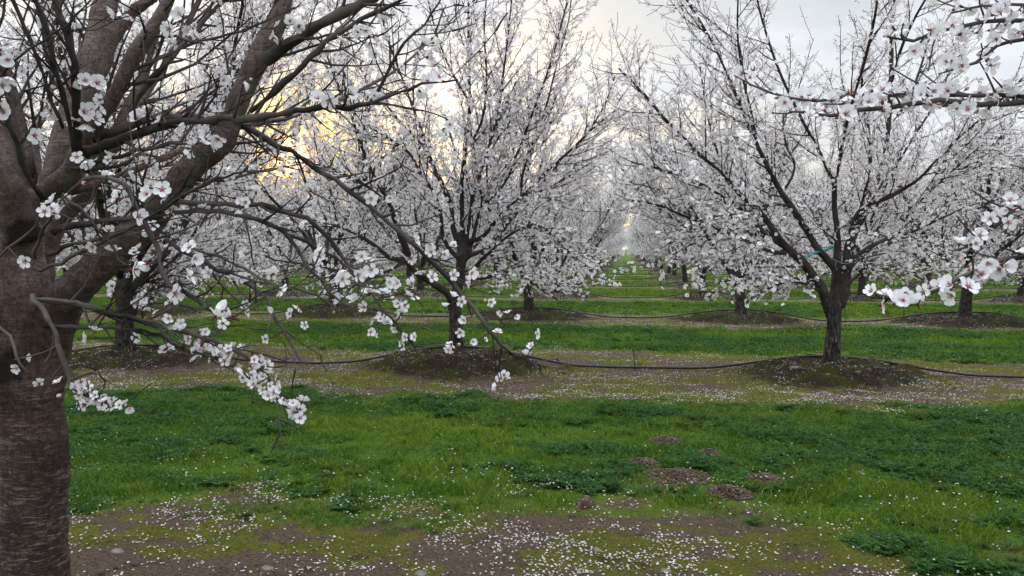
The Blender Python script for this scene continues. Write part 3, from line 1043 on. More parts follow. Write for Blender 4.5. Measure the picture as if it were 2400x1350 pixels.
FG_BR = [
    ('620,140,30 640,125,30 700,88,27 780,42,26 830,15,24 900,-20,21 1000,-70,16', 2.3, 2.15),
    ('590,262,12 626,231,13 706,154,14 744,118,14 789,77,13 850,45,11 905,20,9 960,-10,7', 2.32, 2.1),
    ('645,125,9 652,115,8 700,92,8 745,88,7 790,72,5', 2.28, 2.2),
    ('185,360,18 180,290,19 175,184,20 166,118,20 154,74,19 130,0,18 110,-70,15', 2.42, 2.2),
    ('172,360,11 161,272,12 142,200,12 130,157,12 110,74,12 86,0,11 65,-70,10', 2.4, 2.1),
    ('150,300,7 123,237,8 113,204,9 89,142,9 71,95,9 47,36,9 30,0,8 10,-50,7', 2.35, 2.1),
    ('100,460,13 85,440,14 62,400,14 44,355,13 36,320,13 12,275,12 -20,220,10', 2.4, 2.1),
    ('3,178,6 24,151,6 71,113,6 104,89,6 150,60,5 200,20,4 230,-20,4', 1.9, 1.9),
    ('190,362,28 207,353,28 252,341,26 296,326,24 330,311,22 389,293,20 448,284,19 522,278,18 581,280,17 655,267,15 715,255,14 800,249,12 840,250,11 870,240,10 885,220,9 915,155,8 950,100,7 990,55,6 1030,10,5 1050,-30,4', 2.45, 1.75),
    ('866,243,8 900,230,7 940,215,6 990,195,6 1070,190,4', 1.9, 1.8),
    ('866,243,7 940,247,5 1000,260,4 1050,280,3', 1.9, 1.85),
    ('200,330,26 225,323,26 267,308,24 302,293,22 356,278,20 400,272,18 460,277,17 522,287,15 567,292,15 605,314,14 655,344,14 682,355,13 738,392,13 765,409,12 800,436,12 850,471,12 894,506,12 932,536,11 962,567,11 1003,604,11 1048,649,11 1082,690,10 1116,730,9 1150,775,8 1177,812,7 1191,822,5 1228,846,3', 2.48, 2.35),
    ('125,548,16 139,534,15 207,525,15 252,519,14 299,513,14 355,504,14 418,497,13 490,494,12 558,501,12 596,511,12 629,522,11 667,545,10 694,572,9 709,610,8 724,631,8 750,655,7 771,685,6 800,705,5 830,720,3', 2.5, 2.2),
    ('667,545,8 715,569,8 762,587,7 786,605,7 820,635,7 850,659,6 870,680,6 884,703,6 901,727,6 928,754,5 939,771,5 962,802,4 1000,843,3', 2.3, 2.25),
    ('385,478,16 412,471,15 478,477,14 555,477,14 614,482,13 655,491,12 694,502,12 723,513,12 750,534,11 774,563,11 800,596,9 830,640,7 865,690,5', 2.36, 2.3),
    ('370,500,9 383,492,9 412,468,9 442,451,8 478,433,8 507,418,7 552,403,6 596,396,6 655,394,4', 2.2, 2.1),
    ('80,705,12 95,704,12 160,710,12 237,728,13 332,751,12 438,778,11 498,799,10 545,817,9 593,846,8 628,882,7 652,917,6 687,947,5 699,965,3', 2.45, 2.1),
    ('90,766,8 148,766,9 237,768,9 308,772,8 379,787,8 427,817,7 504,840,6 563,870,5 616,905,3', 2.5, 2.2),
    ('95,700,8 160,708,8 225,723,8 300,741,7 380,760,6 430,800,4', 2.4, 2.2),
    ('77,690,14 80,705,13 101,729,12 125,772,12 140,820,12 154,864,11 168,897,9 193,921,7 240,940,6 298,955,4', 2.40, 1.95),
    ('-20,755,9 0,763,9 19,787,9 34,815,8 48,859,6 86,880,3', 2.2, 2.1),
    ('160,455,10 222,415,11 258,418,11 284,427,11 305,457,12 317,486,12 341,528,12 361,563,12 379,611,12 385,640,12 398,667,12 433,685,11 463,702,9 507,738,8 560,745,5', 2.0, 1.6),
    ('155,460,7 166,471,7 207,516,7 252,563,7 278,608,6 296,623,5', 2.0, 1.9),
    ('80,632,9 98,628,9 142,617,9 178,596,9 237,569,9 267,551,8 314,528,7 350,500,4', 2.3, 2.15),
    ('110,596,10 148,584,10 178,572,10 231,563,9 280,540,6 310,530,4', 2.35, 2.3),
    ('-10,612,6 0,602,6 44,557,6 86,525,6 101,492,5', 1.95, 1.9),
    ('80,605,7 98,551,6 124,498,5 150,455,3', 2.2, 2.0),
    ('385,560,12 427,585,11 480,615,11 533,645,11 593,674,10 622,698,10 640,734,9 664,775,8 687,817,6 708,852,4', 2.36, 2.3),
    ('440,575,6 463,584,6 537,614,6 581,634,6 626,661,5 667,673,4 703,694,3', 2.3, 2.2),
    ('300,270,12 350,190,14 389,154,14 424,113,13 460,71,13 484,41,12 525,0,12 560,-40,10', 2.7, 2.75),
    ('350,86,6 374,86,7 418,89,7 454,98,6 492,107,6 525,118,4', 2.3, 2.2),
    ('440,97,6 454,98,6 507,86,6 552,74,6 596,62,5 640,45,3', 2.25, 2.2),
    ('182,395,9 230,382,9 300,360,8 360,343,7 420,337,6 478,335,4', 2.4, 2.2),
    ('170,400,8 240,400,8 300,380,7 340,350,6 400,330,4', 2.45, 2.5),
    ('620,600,5 690,620,5 760,625,5 840,640,4 920,650,3', 2.3, 2.3),
    ('540,640,6 600,660,6 690,675,5 760,700,5 800,730,3', 2.3, 2.3)]
# blossoms that stand out, (branch index, u, v, width px)
FG_FLOWERS = [(21, 122, 475, 50), (21, 323, 507, 52), (3, 270, 28, 42), (3, 300, 32, 38), (29, 425, 37, 46), (30, 398, 68, 44),
    (8, 325, 280, 50), (8, 342, 262, 40), (8, 485, 315, 46), (8, 510, 325, 46), (8, 492, 338, 44), (3, 168, 205, 46), (3, 200, 190, 44), (3, 228, 195, 48),
    (3, 196, 262, 50), (3, 200, 288, 52), (3, 222, 280, 44), (3, 168, 282, 40), (5, 118, 262, 50), (6, 8, 262, 56), (7, 18, 140, 52), (7, 22, 178, 48), (7, 4, 200, 46),
    (6, 80, 318, 44), (21, 200, 375, 46), (21, 180, 368, 34), (21, 345, 455, 46), (21, 380, 445, 46), (21, 268, 440, 40), (21, 275, 465, 38),
    (21, 410, 688, 52), (21, 505, 741, 50), (21, 455, 605, 46), (21, 445, 580, 44), (21, 345, 618, 44), (25, 60, 612, 38), (21, 310, 632, 46),
    (12, 513, 515, 48), (12, 520, 540, 34), (14, 600, 450, 34), (8, 770, 235, 46), (8, 745, 232, 44), (8, 1003, 190, 40), (9, 1030, 180, 42), (8, 880, 125, 40), (8, 820, 220, 42),
    (27, 490, 640, 34), (27, 568, 650, 32), (27, 545, 655, 30), (27, 640, 722, 28), (27, 680, 735, 30), (27, 620, 795, 26), (27, 715, 762, 24), (27, 577, 733, 26),
    (12, 740, 625, 34), (12, 795, 632, 40), (12, 803, 655, 40), (12, 848, 600, 34), (12, 838, 645, 40), (12, 870, 632, 42), (13, 897, 690, 42), (13, 865, 685, 38), (13, 835, 705, 40),
    (13, 800, 700, 40), (13, 855, 720, 34), (13, 945, 718, 32), (13, 942, 733, 28), (13, 868, 779, 26), (13, 950, 790, 26), (13, 944, 810, 28), (13, 972, 790, 24), (13, 925, 770, 24), (13, 892, 748, 20),
    (11, 915, 462, 32), (11, 870, 465, 36), (11, 972, 565, 34), (11, 1008, 572, 36), (11, 1010, 590, 30), (11, 985, 634, 30), (11, 1012, 650, 32), (11, 963, 605, 32), (11, 1062, 645, 32),
    (11, 1105, 640, 36), (11, 1103, 658, 36), (11, 1060, 695, 30), (11, 1083, 707, 30), (11, 1044, 720, 26), (11, 1088, 751, 30), (11, 1079, 778, 28),
    (11, 1107, 801, 26), (11, 1137, 797, 16), (11, 1166, 780, 26), (11, 1258, 783, 30), (11, 1245, 812, 24), (11, 1190, 735, 24), (11, 1208, 742, 24), (11, 1175, 732, 24)]
# clusters strung along the low branches: (branch, count, u0, v0, u1, v1, spread, width px)
FG_STRINGS = [(16, 42, 330, 700, 700, 965, 24, 34), (16, 16, 590, 830, 690, 950, 20, 36), (19, 26, 168, 905, 300, 958, 16, 36), (16, 7, 290, 640, 420, 760, 40, 30), (17, 14, 400, 790, 560, 830, 30, 28)]
RT_BR = [
    ('3300,420,60 3000,330,46 2700,255,26 2500,240,18 2400,240,14 2300,245,13 2200,235,12 2100,250,11 1990,262,10 1950,270,8 1890,265,6 1850,262,4', 1.85, 1.38),
    ('2620,250,14 2500,232,12 2400,226,11 2250,222,10 2150,222,9 2040,222,8 1950,230,7 1880,235,6 1800,215,5 1760,200,4 1720,175,3', 1.62, 1.40),
    ('3300,250,50 2900,120,34 2600,60,20 2400,48,11 2330,47,10 2260,60,9 2190,78,8 2140,95,7 2080,85,4', 1.9, 1.45),
    ('3300,250,30 2900,200,22 2500,100,12 2400,92,9 2340,108,8 2290,145,7 2240,160,5 2200,175,3', 1.9, 1.45),
    ('3300,600,46 2900,540,30 2600,500,16 2400,488,10 2350,515,9 2310,550,8 2270,575,6 2235,590,4', 1.85, 1.40),
    ('3300,700,46 2900,620,30 2600,600,16 2400,602,12 2330,612,11 2280,640,11 2200,675,10 2130,700,9 2080,700,6 2040,695,4', 1.75, 1.25),
    ('3300,250,30 2900,40,22 2550,-10,12 2400,10,8 2300,15,6 2230,30,4', 1.9, 1.5)]
# (branch, count, from-to along u, spread px, width px)
RT_STR = [(0, 17, 1880, 2400, 26, 62), (1, 32, 1705, 2400, 22, 56), (2, 13, 2080, 2400, 30, 60), (3, 9, 2200, 2400, 30, 58),
          (4, 14, 2235, 2400, 30, 52), (5, 9, 2020, 2175, 22, 62), (5, 11, 2175, 2400, 34, 68), (6, 9, 2240, 2400, 26, 56)]


def continue_up(limbs, idx, rng, keep):
    """The limbs go on beyond the top of the picture."""
    new = []
    for i in idx:
        pts, rad = limbs[i]
        for j in range(4):
            k = len(pts) - 1 - rng.randint(0, 6); p = pts[k]; d = unit(pts[-1] - pts[-4]) + rng.normal(size=3) * .35
            L = rng.uniform(1.4, 2.3); n = 9; q = [p]; d = unit(d)
            for _ in range(n):
                d = unit(d + rng.normal(size=3) * .08 + np.array([0, 0, .05])); q.append(q[-1] + d * L / n)
            q = np.array(q)
            if any(in_frame(a, 10, 10) for a in q[1:]): continue
            new.append((q, np.linspace(max(.012, rad[-1] * .8), .006, len(q))))
    return new


def near_flowers(r, base, placed, n_parts, name='flower'):
    """placed: list of (parent_object, pos, size). Each is an object of its own, sharing a few blossom meshes."""
    rng = RS(17)
    if not hasattr(near_flowers, 'me'):
        near_flowers.me = [mesh_from('flower', v, [f], [M_PETAL], np.hstack([c, np.ones((len(c), 1))]), smooth_sh=True) for v, f, c in FL_NEAR]
    for par, p, s in placed[:n_parts]:
        o = link(name, near_flowers.me[rng.randint(len(FL_NEAR))], par)
        o.location = p - base; o.scale = (s, s, s)
        n = unit(CAM - p) + rng.normal(size=3) * .85 + np.array([0, 0, -.05])
        o.rotation_mode = 'QUATERNION'
        q = Vector(n).to_track_quat('Z', 'Y')
        a = rng.uniform(0, 6.28)
        from mathutils import Quaternion
        o.rotation_quaternion = q @ Quaternion((0, 0, 1), a)


def depth_on(limb, u, v):
    uu, vv, dd = unproject(limb[0])
    j = ((uu - u) ** 2 + (vv - v) ** 2).argmin()
    return dd[j], limb[0][j]


def stalks(T, pairs):
    for a, b in pairs:
        L = np.linalg.norm(b - a)
        if L < .004: continue
        m = (a + b) / 2 + np.array([0, 0, -.1 * L])
        T.add([a, m, b], [.0022, .0016, .0013], 3, cap=False)


def build_fg():
    rng = RS(23)
    main = [trace(s, a, b, .05) for s, a, b in FG_MAIN]
    brs = [trace(s, a, b, .035) for s, a, b in FG_BR]
    x, y = main[0][0][0][:2]
    base = np.array([x, y, float(height(x, y))])
    r = empty('almond_tree', base)
    tag(r, 'big dark-barked almond tree close by at the left edge, its blossoming twigs hanging low', 'tree', G_NEAR)
    T = Tubes()
    for i, (p, rad) in enumerate(main): T.add(p, rad * (.95 if i == 0 else .84), 20)
    lump = [(P(148, 925, 2.52), .045, .022), (P(30, 900, 2.5), .09, .02), (P(60, 700, 2.5), .08, .02), (P(95, 860, 2.5), .07, -.012),
            (P(628, 112, 2.27), .035, .009), (P(425, 400, 2.34), .05, .006), (P(105, 620, 2.52), .06, .012), (P(150, 890, 2.55), .03, .012), (P(135, 1290, 2.53), .04, .008)]
    link('trunk', fuse('fg', T, M_BARK_NEAR, .010, base, lump, .0085, 3, [(P(128, 1290, 2.49), .06), (P(150, 925, 2.5), .035), (P(10, 860, 2.42), .07), (P(628, 118, 2.24), .03), (P(425, 430, 2.3), .03), (P(222, 162, 2.6), .025), (P(60, 560, 2.45), .07)]), r)
    bo = []
    for p, rad in brs:
        p = p + rng.normal(size=p.shape) * .0026
        t = Tubes(); t.add(p, rad * (1 + .17 * rng.normal(size=len(rad)).clip(-1.2, 2.2)), 8)
        bo.append(link('branch', t.mesh('branch', M_BRANCH, base), r))
    # the far side of the crown, reaching back behind the big limbs
    back = []
    crotch = P(95, 470, 2.72)
    for i in range(10):
        d = FWD * rng.uniform(.25, 1.0) + RIGHT * rng.uniform(-.75, .75) + np.array([0, 0, rng.uniform(.35, 1.3)]); d = unit(d); q = [crotch + d * .1]
        for _ in range(14):
            d = unit(d + rng.normal(size=3) * .10 + np.array([0, 0, .03])); q.append(q[-1] + d * .15)
        q = np.array(q); back.append(spline(q, np.linspace(.015, .0035, len(q)), .06))
    TB = Tubes()
    for p, q in back: TB.add(p, q, 7)
    T5, fp5, fn5 = dress(back, rng, dens=.42, fl_gap=.07, sh_gap=.09, tw_gap=.08, axis=(x, y), len_scale=.55, sides=4, rmin=.0014, fl_off=.02, low_droop=0)
    S = Tubes()
    placed, pairs = [], []
    for bi, u, v, w in FG_FLOWERS:
        d, q = depth_on(brs[bi], u, v); d = d - .02
        p = P(u, v, d); placed.append((bo[bi], p, w * d / F / 2 * 1.02)); pairs.append((q, p))
    rest = []
    for bi, n, u0, v0, u1, v1, sp, w in FG_STRINGS:
        for i in range(n):
            t = rng.uniform(0, 1); u = u0 + (u1 - u0) * t + rng.normal() * sp * .6; v = v0 + (v1 - v0) * t + rng.normal() * sp * .6
            d, q = depth_on(brs[bi], u, v); uu, vv, _ = unproject(q)
            u += (uu[0] - u) * .25; v += (vv[0] - v) * .25
            d += rng.uniform(-.05, .04); p = P(u, v, d); rest.append((p, unit(CAM - p) * .7 + rng.normal(size=3) * .7, w * rng.uniform(.68, .96) * d / F / 2)); pairs.append((q, p))
    near_flowers(r, base, placed, 100)
    # own twigs and scattered blossoms on every branch
    T1, fp, fn = dress(brs, rng, dens=.095, fl_gap=.05, sh_gap=.05, tw_gap=.06, axis=(x, y), len_scale=.21, sides=5, rmin=.0013, fl_off=.018, low_droop=0)
    mains = [(p[8:], q[8:]) for p, q in main[1:]]
    T3, fp3, fn3 = dress(mains, rng, dens=.11, fl_gap=.06, sh_gap=.07, tw_gap=.08, r_max=9, axis=(x, y), len_scale=.42, sides=5, rmin=.0014, fl_off=.018, low_droop=0)
    up = continue_up(main, (1, 2, 3, 5, 6, 7, 8), rng, None)
    keep = lambda p: not in_frame(p, 40, 20)
    T4, fp4, fn4 = dress(up, rng, dens=.8, fl_gap=.07, sh_gap=.2, axis=(x, y), keep=keep, sides=4)
    TU = Tubes()
    for p, q in up: TU.add(p, q, 8)
    if up: link('upper_limbs', TU.mesh('upper_limbs', M_BARK_NEAR, base), r)
    stalks(S, pairs)
    T1.join(T3).join(S).join(T5)
    link('back_limbs', TB.mesh('back_limbs', M_BARK_NEAR, base), r)
    pos = np.vstack([fp, fp3, fp5] + [p[None] for p, _, _ in rest]); nn = np.vstack([fn, fn3, fn5] + [n[None] for _, n, _ in rest])
    # real distance, real size
    size = np.concatenate([rng.uniform(.0165, .0215, len(fp) + len(fp3) + len(fp5)), [s for _, _, s in rest]])
    V, Fc, C = bake(FL_NEAR + BUDS * 2, pos - base, nn, size, rng)
    link('crown', T1.crown('crown', V, Fc, C, base, M_BRANCH), r)
    V, Fc, C = bake(FL_MID, fp4 - base, fn4, rng.uniform(.016, .021, len(fp4)), rng)
    link('crown', T4.crown('crown_upper', V, Fc, C, base), r)
    print('FG flowers', len(pos), len(fp4), 'placed', len(placed))


build_fg()


def build_right():
    """The row-mate whose trunk stands just outside the right edge; only its branch tips reach into view."""
    rng = RS(29)
    x, y = COL0 + .15, ROW0 + .05
    base = np.array([x, y, float(height(x, y))])
    r = empty('almond_tree', base)
    tag(r, 'almond tree beyond the right edge whose thickly blossomed branches reach in close', 'tree', G_NEAR)
    brs = []
    for s, a, b in RT_BR:
        p, rad = trace(s, a, b, .03); brs.append((p, rad))
    trunk, limbs = make_limbs(77, H=4.9)
    tw = [(trunk[0] + base, trunk[1])]
    T = Tubes(); T.add(tw[0][0], tw[0][1], 14)
    ll = []
    for p, q in limbs:
        p = p + base
        bad = np.array([in_frame(a, 60, 40) for a in p])
        n = int(bad.argmax()) if bad.any() else len(p)
        if n >= 4: ll.append((p[:n], q[:n])); T.add(p[:n], q[:n], 8)
    # each reaching branch is joined back to the scaffold
    top = base + np.array([0, 0, 1.15])
    bo = []
    for p, q in brs:
        jt = Tubes()
        a = top + (p[0] - top) * .0
        mid = (a + p[0]) / 2 + np.array([0, 0, -.03])
        jp, jr = spline([a, mid, p[0]], [max(.03, q[0] * 1.6), q[0] * 1.25, q[0]], .08)
        jt.add(np.vstack([jp[:-1], p + rng.normal(size=p.shape) * .0012]), np.concatenate([jr[:-1], q]), 8)
        bo.append(link('branch', jt.mesh('branch', M_BRANCH, base), r))
    link('trunk', T.mesh('trunk', M_BARK_NEAR, base), r)
    keep = lambda p: not in_frame(p, 60, 40)
    T2, fp, fn = dress(ll, rng, dens=.8, fl_gap=.06, keep=keep, axis=(x, y))
    m = np.array([not in_frame(p, 30, 30) for p in fp])
    V, Fc, C = bake(FL_MID, fp[m] - base, fn[m], rng.uniform(.016, .021, m.sum()), rng)
    link('crown', T2.crown('crown_r', V, Fc, C, base), r)
    placed, pairs, rest = [], [], []
    S = Tubes()
    for bi, n, u0, u1, sp, w in RT_STR:
        uu, vv, dd = unproject(brs[bi][0])
        sel = (uu > u0 - 10) & (uu < u1 + 10)
        idx = np.where(sel)[0]
        for i in range(n):
            f = (i + rng.uniform(.1, .9)) / n
            j = idx[0] + f * (idx[-1] - idx[0]); j0 = int(j); t = j - j0; j1 = min(j0 + 1, len(dd) - 1)
            u = uu[j0] * (1 - t) + uu[j1] * t + rng.uniform(-1, 1) * sp * .5; v = vv[j0] * (1 - t) + vv[j1] * t + rng.uniform(-1, 1) * sp
            d = dd[j0] + rng.uniform(-.035, .02)
            p = P(u, v, d); s = w * rng.uniform(.60, .90) * d / F / 2
            pairs.append((brs[bi][0][j0], p - unit(CAM - p) * .006))
            placed.append((bo[bi], p, s))
    near_flowers(r, base, placed, 120)
    T1, fp1, fn1 = dress([(p, q) for p, q in brs], rng, dens=.10, fl_gap=.05, sh_gap=.09, tw_gap=.08, axis=(x, y), len_scale=.12, sides=5, rmin=.0013, fl_off=.018, low_droop=0)
    stalks(T1, pairs)
    # buds
    bp, bn = [], []
    for p, q in brs:
        uu, vv, dd = unproject(p)
        for j in np.where((uu < 2450))[0][::3]:
            a = rng.normal(size=3); bp.append(p[j] + unit(a) * .014); bn.append(a)
    V, Fc, C = bake(BUDS, np.array(bp) - base, np.array(bn), rng.uniform(.012, .018, len(bp)), rng)
    link('crown', T1.crown('crown_buds', V, Fc, C, base, M_BRANCH), r)
    print('RT', len(placed), len(fp))


build_right()

# ---------------------------------------------------------------- ribbon and twine in the right tree
def build_ribbon():
    pts, rad = spline([P(1874, 606, 9.12), P(1895, 598, 9.06), P(1913, 592, 9.1), P(1938, 585, 9.25), P(1960, 576, 9.3)], [.02] * 5, .015)
    V, Fc = [], []
    n = len(pts)
    for i, p in enumerate(pts):
        a = i * .22
        w = np.array([.12 * math.sin(a), .5 * math.sin(a * 1.3), 1.0]); w = unit(w) * (.015 + .005 * math.sin(i * .9))
        th = np.array([0, .0015, 0])
        V += [p - w - th, p + w - th, p + w + th, p - w + th]
    for i in range(n - 1):
        for j in range(4):
            a, b = i * 4 + j, i * 4 + (j + 1) % 4
            Fc.append((a, b, b + 4, a + 4))
    Fc += [(0, 1, 2, 3), tuple(range((n - 1) * 4, n * 4))]
    o = link('ribbon', mesh_from('ribbon', V, [np.array(Fc)], [M_RIBBON]))
    tag(o, 'crumpled teal ribbon tied between two limbs of the forked almond tree', 'ribbon')
    T = Tubes()
    T.add(*spline([P(1945, 602, 9.1), P(1962, 612, 9.02), P(1984, 618, 9.05), P(1996, 614, 9.2)], [.004] * 4, .02), k=5)
    T.add(*spline([P(1960, 612, 9.02), P(1958, 622, 9.0), P(1962, 634, 9.0)], [.003] * 3, .02), k=5)
    o = link('twine', T.mesh('twine', M_TWINE)); tag(o, 'loop of pale twine tied round the fork of the ribboned almond', 'twine')


build_ribbon()

# ---------------------------------------------------------------- irrigation hoses and stakes
def hose_z(x, y):
    mo, amp = mound_f(x, y)
    base = .20 * amp * mo
    return base + .03 * (fbm(x * .8, y * .8, 41) - .5) * 2 + .028 + .03 * np.minimum(mo * 2, 1)


def build_hoses():
    rng = RS(3)
    for k in range(1, 16):
        y = ROW0 + k * ROWD
        x0, x1 = -(9 + .98 * y), 7 + .62 * y
        xs = np.arange(x0, x1, .15 if k < 5 else .4)
        yy = y + .20 + .10 * np.sin(xs * .7 + k) * (fbm(xs * .3, xs * 0 + k, 9) )
        z = hose_z(xs, yy)
        ker = np.ones(7) / 7
        z = np.convolve(np.pad(z, 3, 'edge'), ker, 'valid')
        T = Tubes(); T.add(np.stack([xs, yy, z], 1), np.full(len(xs), .0145 if k < 3 else .016), 8 if k < 3 else 5)
        o = link('irrigation_hose', T.mesh('hose', M_HOSE))
        if k <= 5:
            lab = ('black irrigation hose under the big left almond, nearest of all' if k == 0 else
                   'black irrigation hose arching over the soil mounds of the ' + ('nearest full row' if k == 1 else ORD[k] + ' row back'))
        else:
            lab = 'thin distant irrigation hose crossing the long green lane far back'
        tag(o, lab, 'hose', 'irrigation hoses along the tree rows' if k <= 5 else 'distant irrigation hoses')
    proto = None
    for k in range(1, 12):
        y = ROW0 + k * ROWD
        for c in range(-30, 20):
            x = COL0 + (c + .5) * COLD
            dep = -x * SY + y * CY; u = 1200 + F * (x * CY + y * SY) / dep
            if u < 0 or u > 2400: continue
            if k > 5 and c != -1: continue
            if k > 3 and abs(c) > 3: continue
            xx = x - .12 + rng.uniform(-.08, .08)
            if proto is None:
                r = empty('sprinkler_stake')
                T = Tubes(); T.add([(0, 0, -.05), (.002, 0, .1), (0, 0, .25)], [.006, .006, .005], 6); link('stake', T.mesh('stake', M_HOSE), r)
                T = Tubes(); T.add([(0, 0, .25), (0, 0, .262), (0, 0, .275)], [.009, .012, .006], 8); T.add([(-.012, 0, .268), (.012, 0, .268)], [.003, .003], 5); link('nozzle', T.mesh('nozzle', M_HOSE), r)
                T = Tubes(); T.add(*spline([(0, 0, .24), (.03, .03, .16), (.05, .09, .07), (.03, .16, .03)], [.003] * 4, .03), k=5); link('feed_tube', T.mesh('feed_tube', M_HOSE), r)
                proto = r
            else:
                r = proto.copy(); SC.collection.objects.link(r)
                for ch in proto.children:
                    q = ch.copy(); SC.collection.objects.link(q); q.parent = r
            r.location = (xx, y + .06, float(height(xx, y + .06)))
            r.rotation_euler = (rng.uniform(-.08, .08), rng.uniform(-.1, .1), rng.uniform(-.5, .5))
            if c == -1:
                lab = 'thin black sprinkler stake in mid-lane at the hose of the ' + ('nearest full row' if k == 1 else ORD[k] + ' row back')
            else:
                side = 'left' if c < -1 else 'right'; n = abs(c + 1)
                lab = 'thin black sprinkler stake, ' + (['', 'first', 'second', 'third', 'fourth', 'fifth', 'sixth', 'seventh', 'eighth'][min(n, 8)]) + ' gap ' + side + ' of the lane, ' + ('nearest full row' if k == 1 else ORD[k] + ' row back')
            tag(r, lab, 'stake', 'sprinkler stakes between the trees')


build_hoses()

# ---------------------------------------------------------------- soil clods, dirt piles, stones
PHI = (1 + 5 ** .5) / 2
ICO_V = np.array([(-1, PHI, 0), (1, PHI, 0), (-1, -PHI, 0), (1, -PHI, 0), (0, -1, PHI), (0, 1, PHI), (0, -1, -PHI), (0, 1, -PHI), (PHI, 0, -1), (PHI, 0, 1), (-PHI, 0, -1), (-PHI, 0, 1)], float) / 1.9
ICO_F = np.array([(0, 11, 5), (0, 5, 1), (0, 1, 7), (0, 7, 10), (0, 10, 11), (1, 5, 9), (5, 11, 4), (11, 10, 2), (10, 7, 6), (7, 1, 8), (3, 9, 4), (3, 4, 2), (3, 2, 6), (3, 6, 8), (3, 8, 9), (4, 9, 5), (2, 4, 11), (6, 2, 10), (8, 6, 7), (9, 8, 1)])


def clods(pos, r, rng):
    n = len(pos)
    V = ICO_V[None] * (1 + rng.uniform(-.35, .3, (n, 12, 1))) * r[:, None, None] * rng.uniform(.6, 1.2, (n, 1, 3))
    V = V + pos[:, None]
    Fc = ICO_F[None] + (np.arange(n) * 12)[:, None, None]
    return V.reshape(-1, 3), Fc.reshape(-1, 3)


def build_soil():
    rng = RS(41); ps, rs = [], []
    for k, c, n in ((1, -2, 1500), (1, -1, 2600), (1, 0, 2600), (1, 1, 700), (2, -3, 250), (2, -2, 350), (2, -1, 450), (2, 0, 450), (2, 1, 450), (3, -1, 150), (3, 0, 150), (3, -2, 150), (0, -1, 500)):
        mx, my = COL0 + c * COLD, ROW0 + k * ROWD
        a = rng.uniform(0, 6.28, n); q = rng.uniform(0, 1, n) ** .7
        x = mx + 1.4 * q * np.cos(a); y = my + 1.1 * q * np.sin(a)
        r = rng.uniform(.004, .013, n) * (1 + (rng.uniform(0, 1, n) > .96) * 1.6) * (1 if k < 2 else 1.3)
        ps.append(np.stack([x, y, height(x, y) + r * .2], 1)); rs.append(r)
    n = 9000
    x = rng.uniform(-2.5, 3.5, n); y = rng.uniform(2.6, 5.2, n)
    m = grass_f(x, y) < .4; x, y = x[m], y[m]
    r = rng.uniform(.0012, .005, len(x)) * (1 + (rng.uniform(0, 1, len(x)) > .97) * 1.6)
    ps.append(np.stack([x, y, height(x, y) + r * .1], 1)); rs.append(r)
    V, Fc = clods(np.concatenate(ps), np.concatenate(rs), rng)
    o = link('soil_clods', mesh_from('soil_clods', V, [Fc], [M_CLOD])); tag(o, 'crumbly brown clods and grit scattered over the mounds and bare strip', kind='stuff')
    names = ['broad pile of brown crumbly dirt in the near grass, largest of the diggings', 'round pile of brown dirt on the right of the near diggings',
             'tiny dark dirt heap farther back in the near grass, above the broad pile', 'low dirt heap at the upper left of the broad pile',
             'flat greyish dirt patch, farthest heap in the near grass', 'stony dirt heap just right below the broad pile',
             'small raised dirt lump at the near grass edge, left of the other diggings']
    for i, (cx, cy, a, b) in enumerate(DIRT_P):
        n = int(200 + 3600 * a)
        t = rng.uniform(0, 6.28, n); q = rng.uniform(0, 1, n) ** .6
        x = cx + a * 1.0 * q * np.cos(t); y = cy + b * 1.9 * q * np.sin(t)
        r = rng.uniform(.0025, .0075, n) * (1 + (rng.uniform(0, 1, n) > .93))
        z = height(x, y) + .006 + (1 - q) * .012 * rng.uniform(0, 1, n)
        base = np.array([cx, cy, float(height(cx, cy))])
        V, Fc = clods(np.stack([x, y, z], 1) - base, r, rng)
        o = link('dirt_pile', mesh_from('dirt_pile', V, [Fc], [M_CLOD])); o.location = base
        tag(o, names[i], 'dirt pile', 'dirt heaps dug up in the near grass')
    st = [(275, 1293, .032, 'pale flat stone on the mossy strip beside the big left trunk'), (1673, 1107, .028, 'small pale round stone at the edge of the broad dirt pile'),
          (625, 1332, .028, 'small brown stone at the bottom left of the bare strip'), (1930, 907, .045, 'rounded grey stone below the ribboned tree on its mound'),
          (1862, 862, .05, 'light stone beside the hose on the ribboned tree mound'), (1100, 838, .06, 'grey stone against the foot of the almond left of the lane'),
          (1400, 1290, .022, 'little buff stone in the middle of the bare strip'), (1712, 1305, .02, 'small greyish stone near the right grass edge of the bare strip'),
          (985, 1345, .03, 'brown stone at the bottom edge of the picture'), (1560, 1338, .025, 'pale pebble among petals at the bottom right')]
    for u, v, s, lab in st:
        p = on_ground(u, v, .02); 
        for _ in range(4): p = on_ground(u, v, float(height(p[0], p[1])))
        import bmesh
        bm = bmesh.new(); bmesh.ops.create_icosphere(bm, subdivisions=3, radius=1)
        me = bpy.data.meshes.new('stone')
        for w in bm.verts:
            k = 1 + .25 * (fbm(w.co.x * 1.3 + u, w.co.y * 1.3 + w.co.z * 1.1, 7) - .5) * 2
            w.co = Vector((w.co.x * 1.2 * k * s, w.co.y * .8 * k * s, w.co.z * .5 * k * s))
        bm.to_mesh(me); bm.free(); me.materials.append(M_STONE)
        me.polygons.foreach_set('use_smooth', np.ones(len(me.polygons), bool))
        o = link('stone', me); o.location = (p[0], p[1], float(height(p[0], p[1])) - s * .08); o.rotation_euler = (0, 0, float(rng.uniform(-.5, .5)))
        tag(o, lab, 'stone')


build_soil()

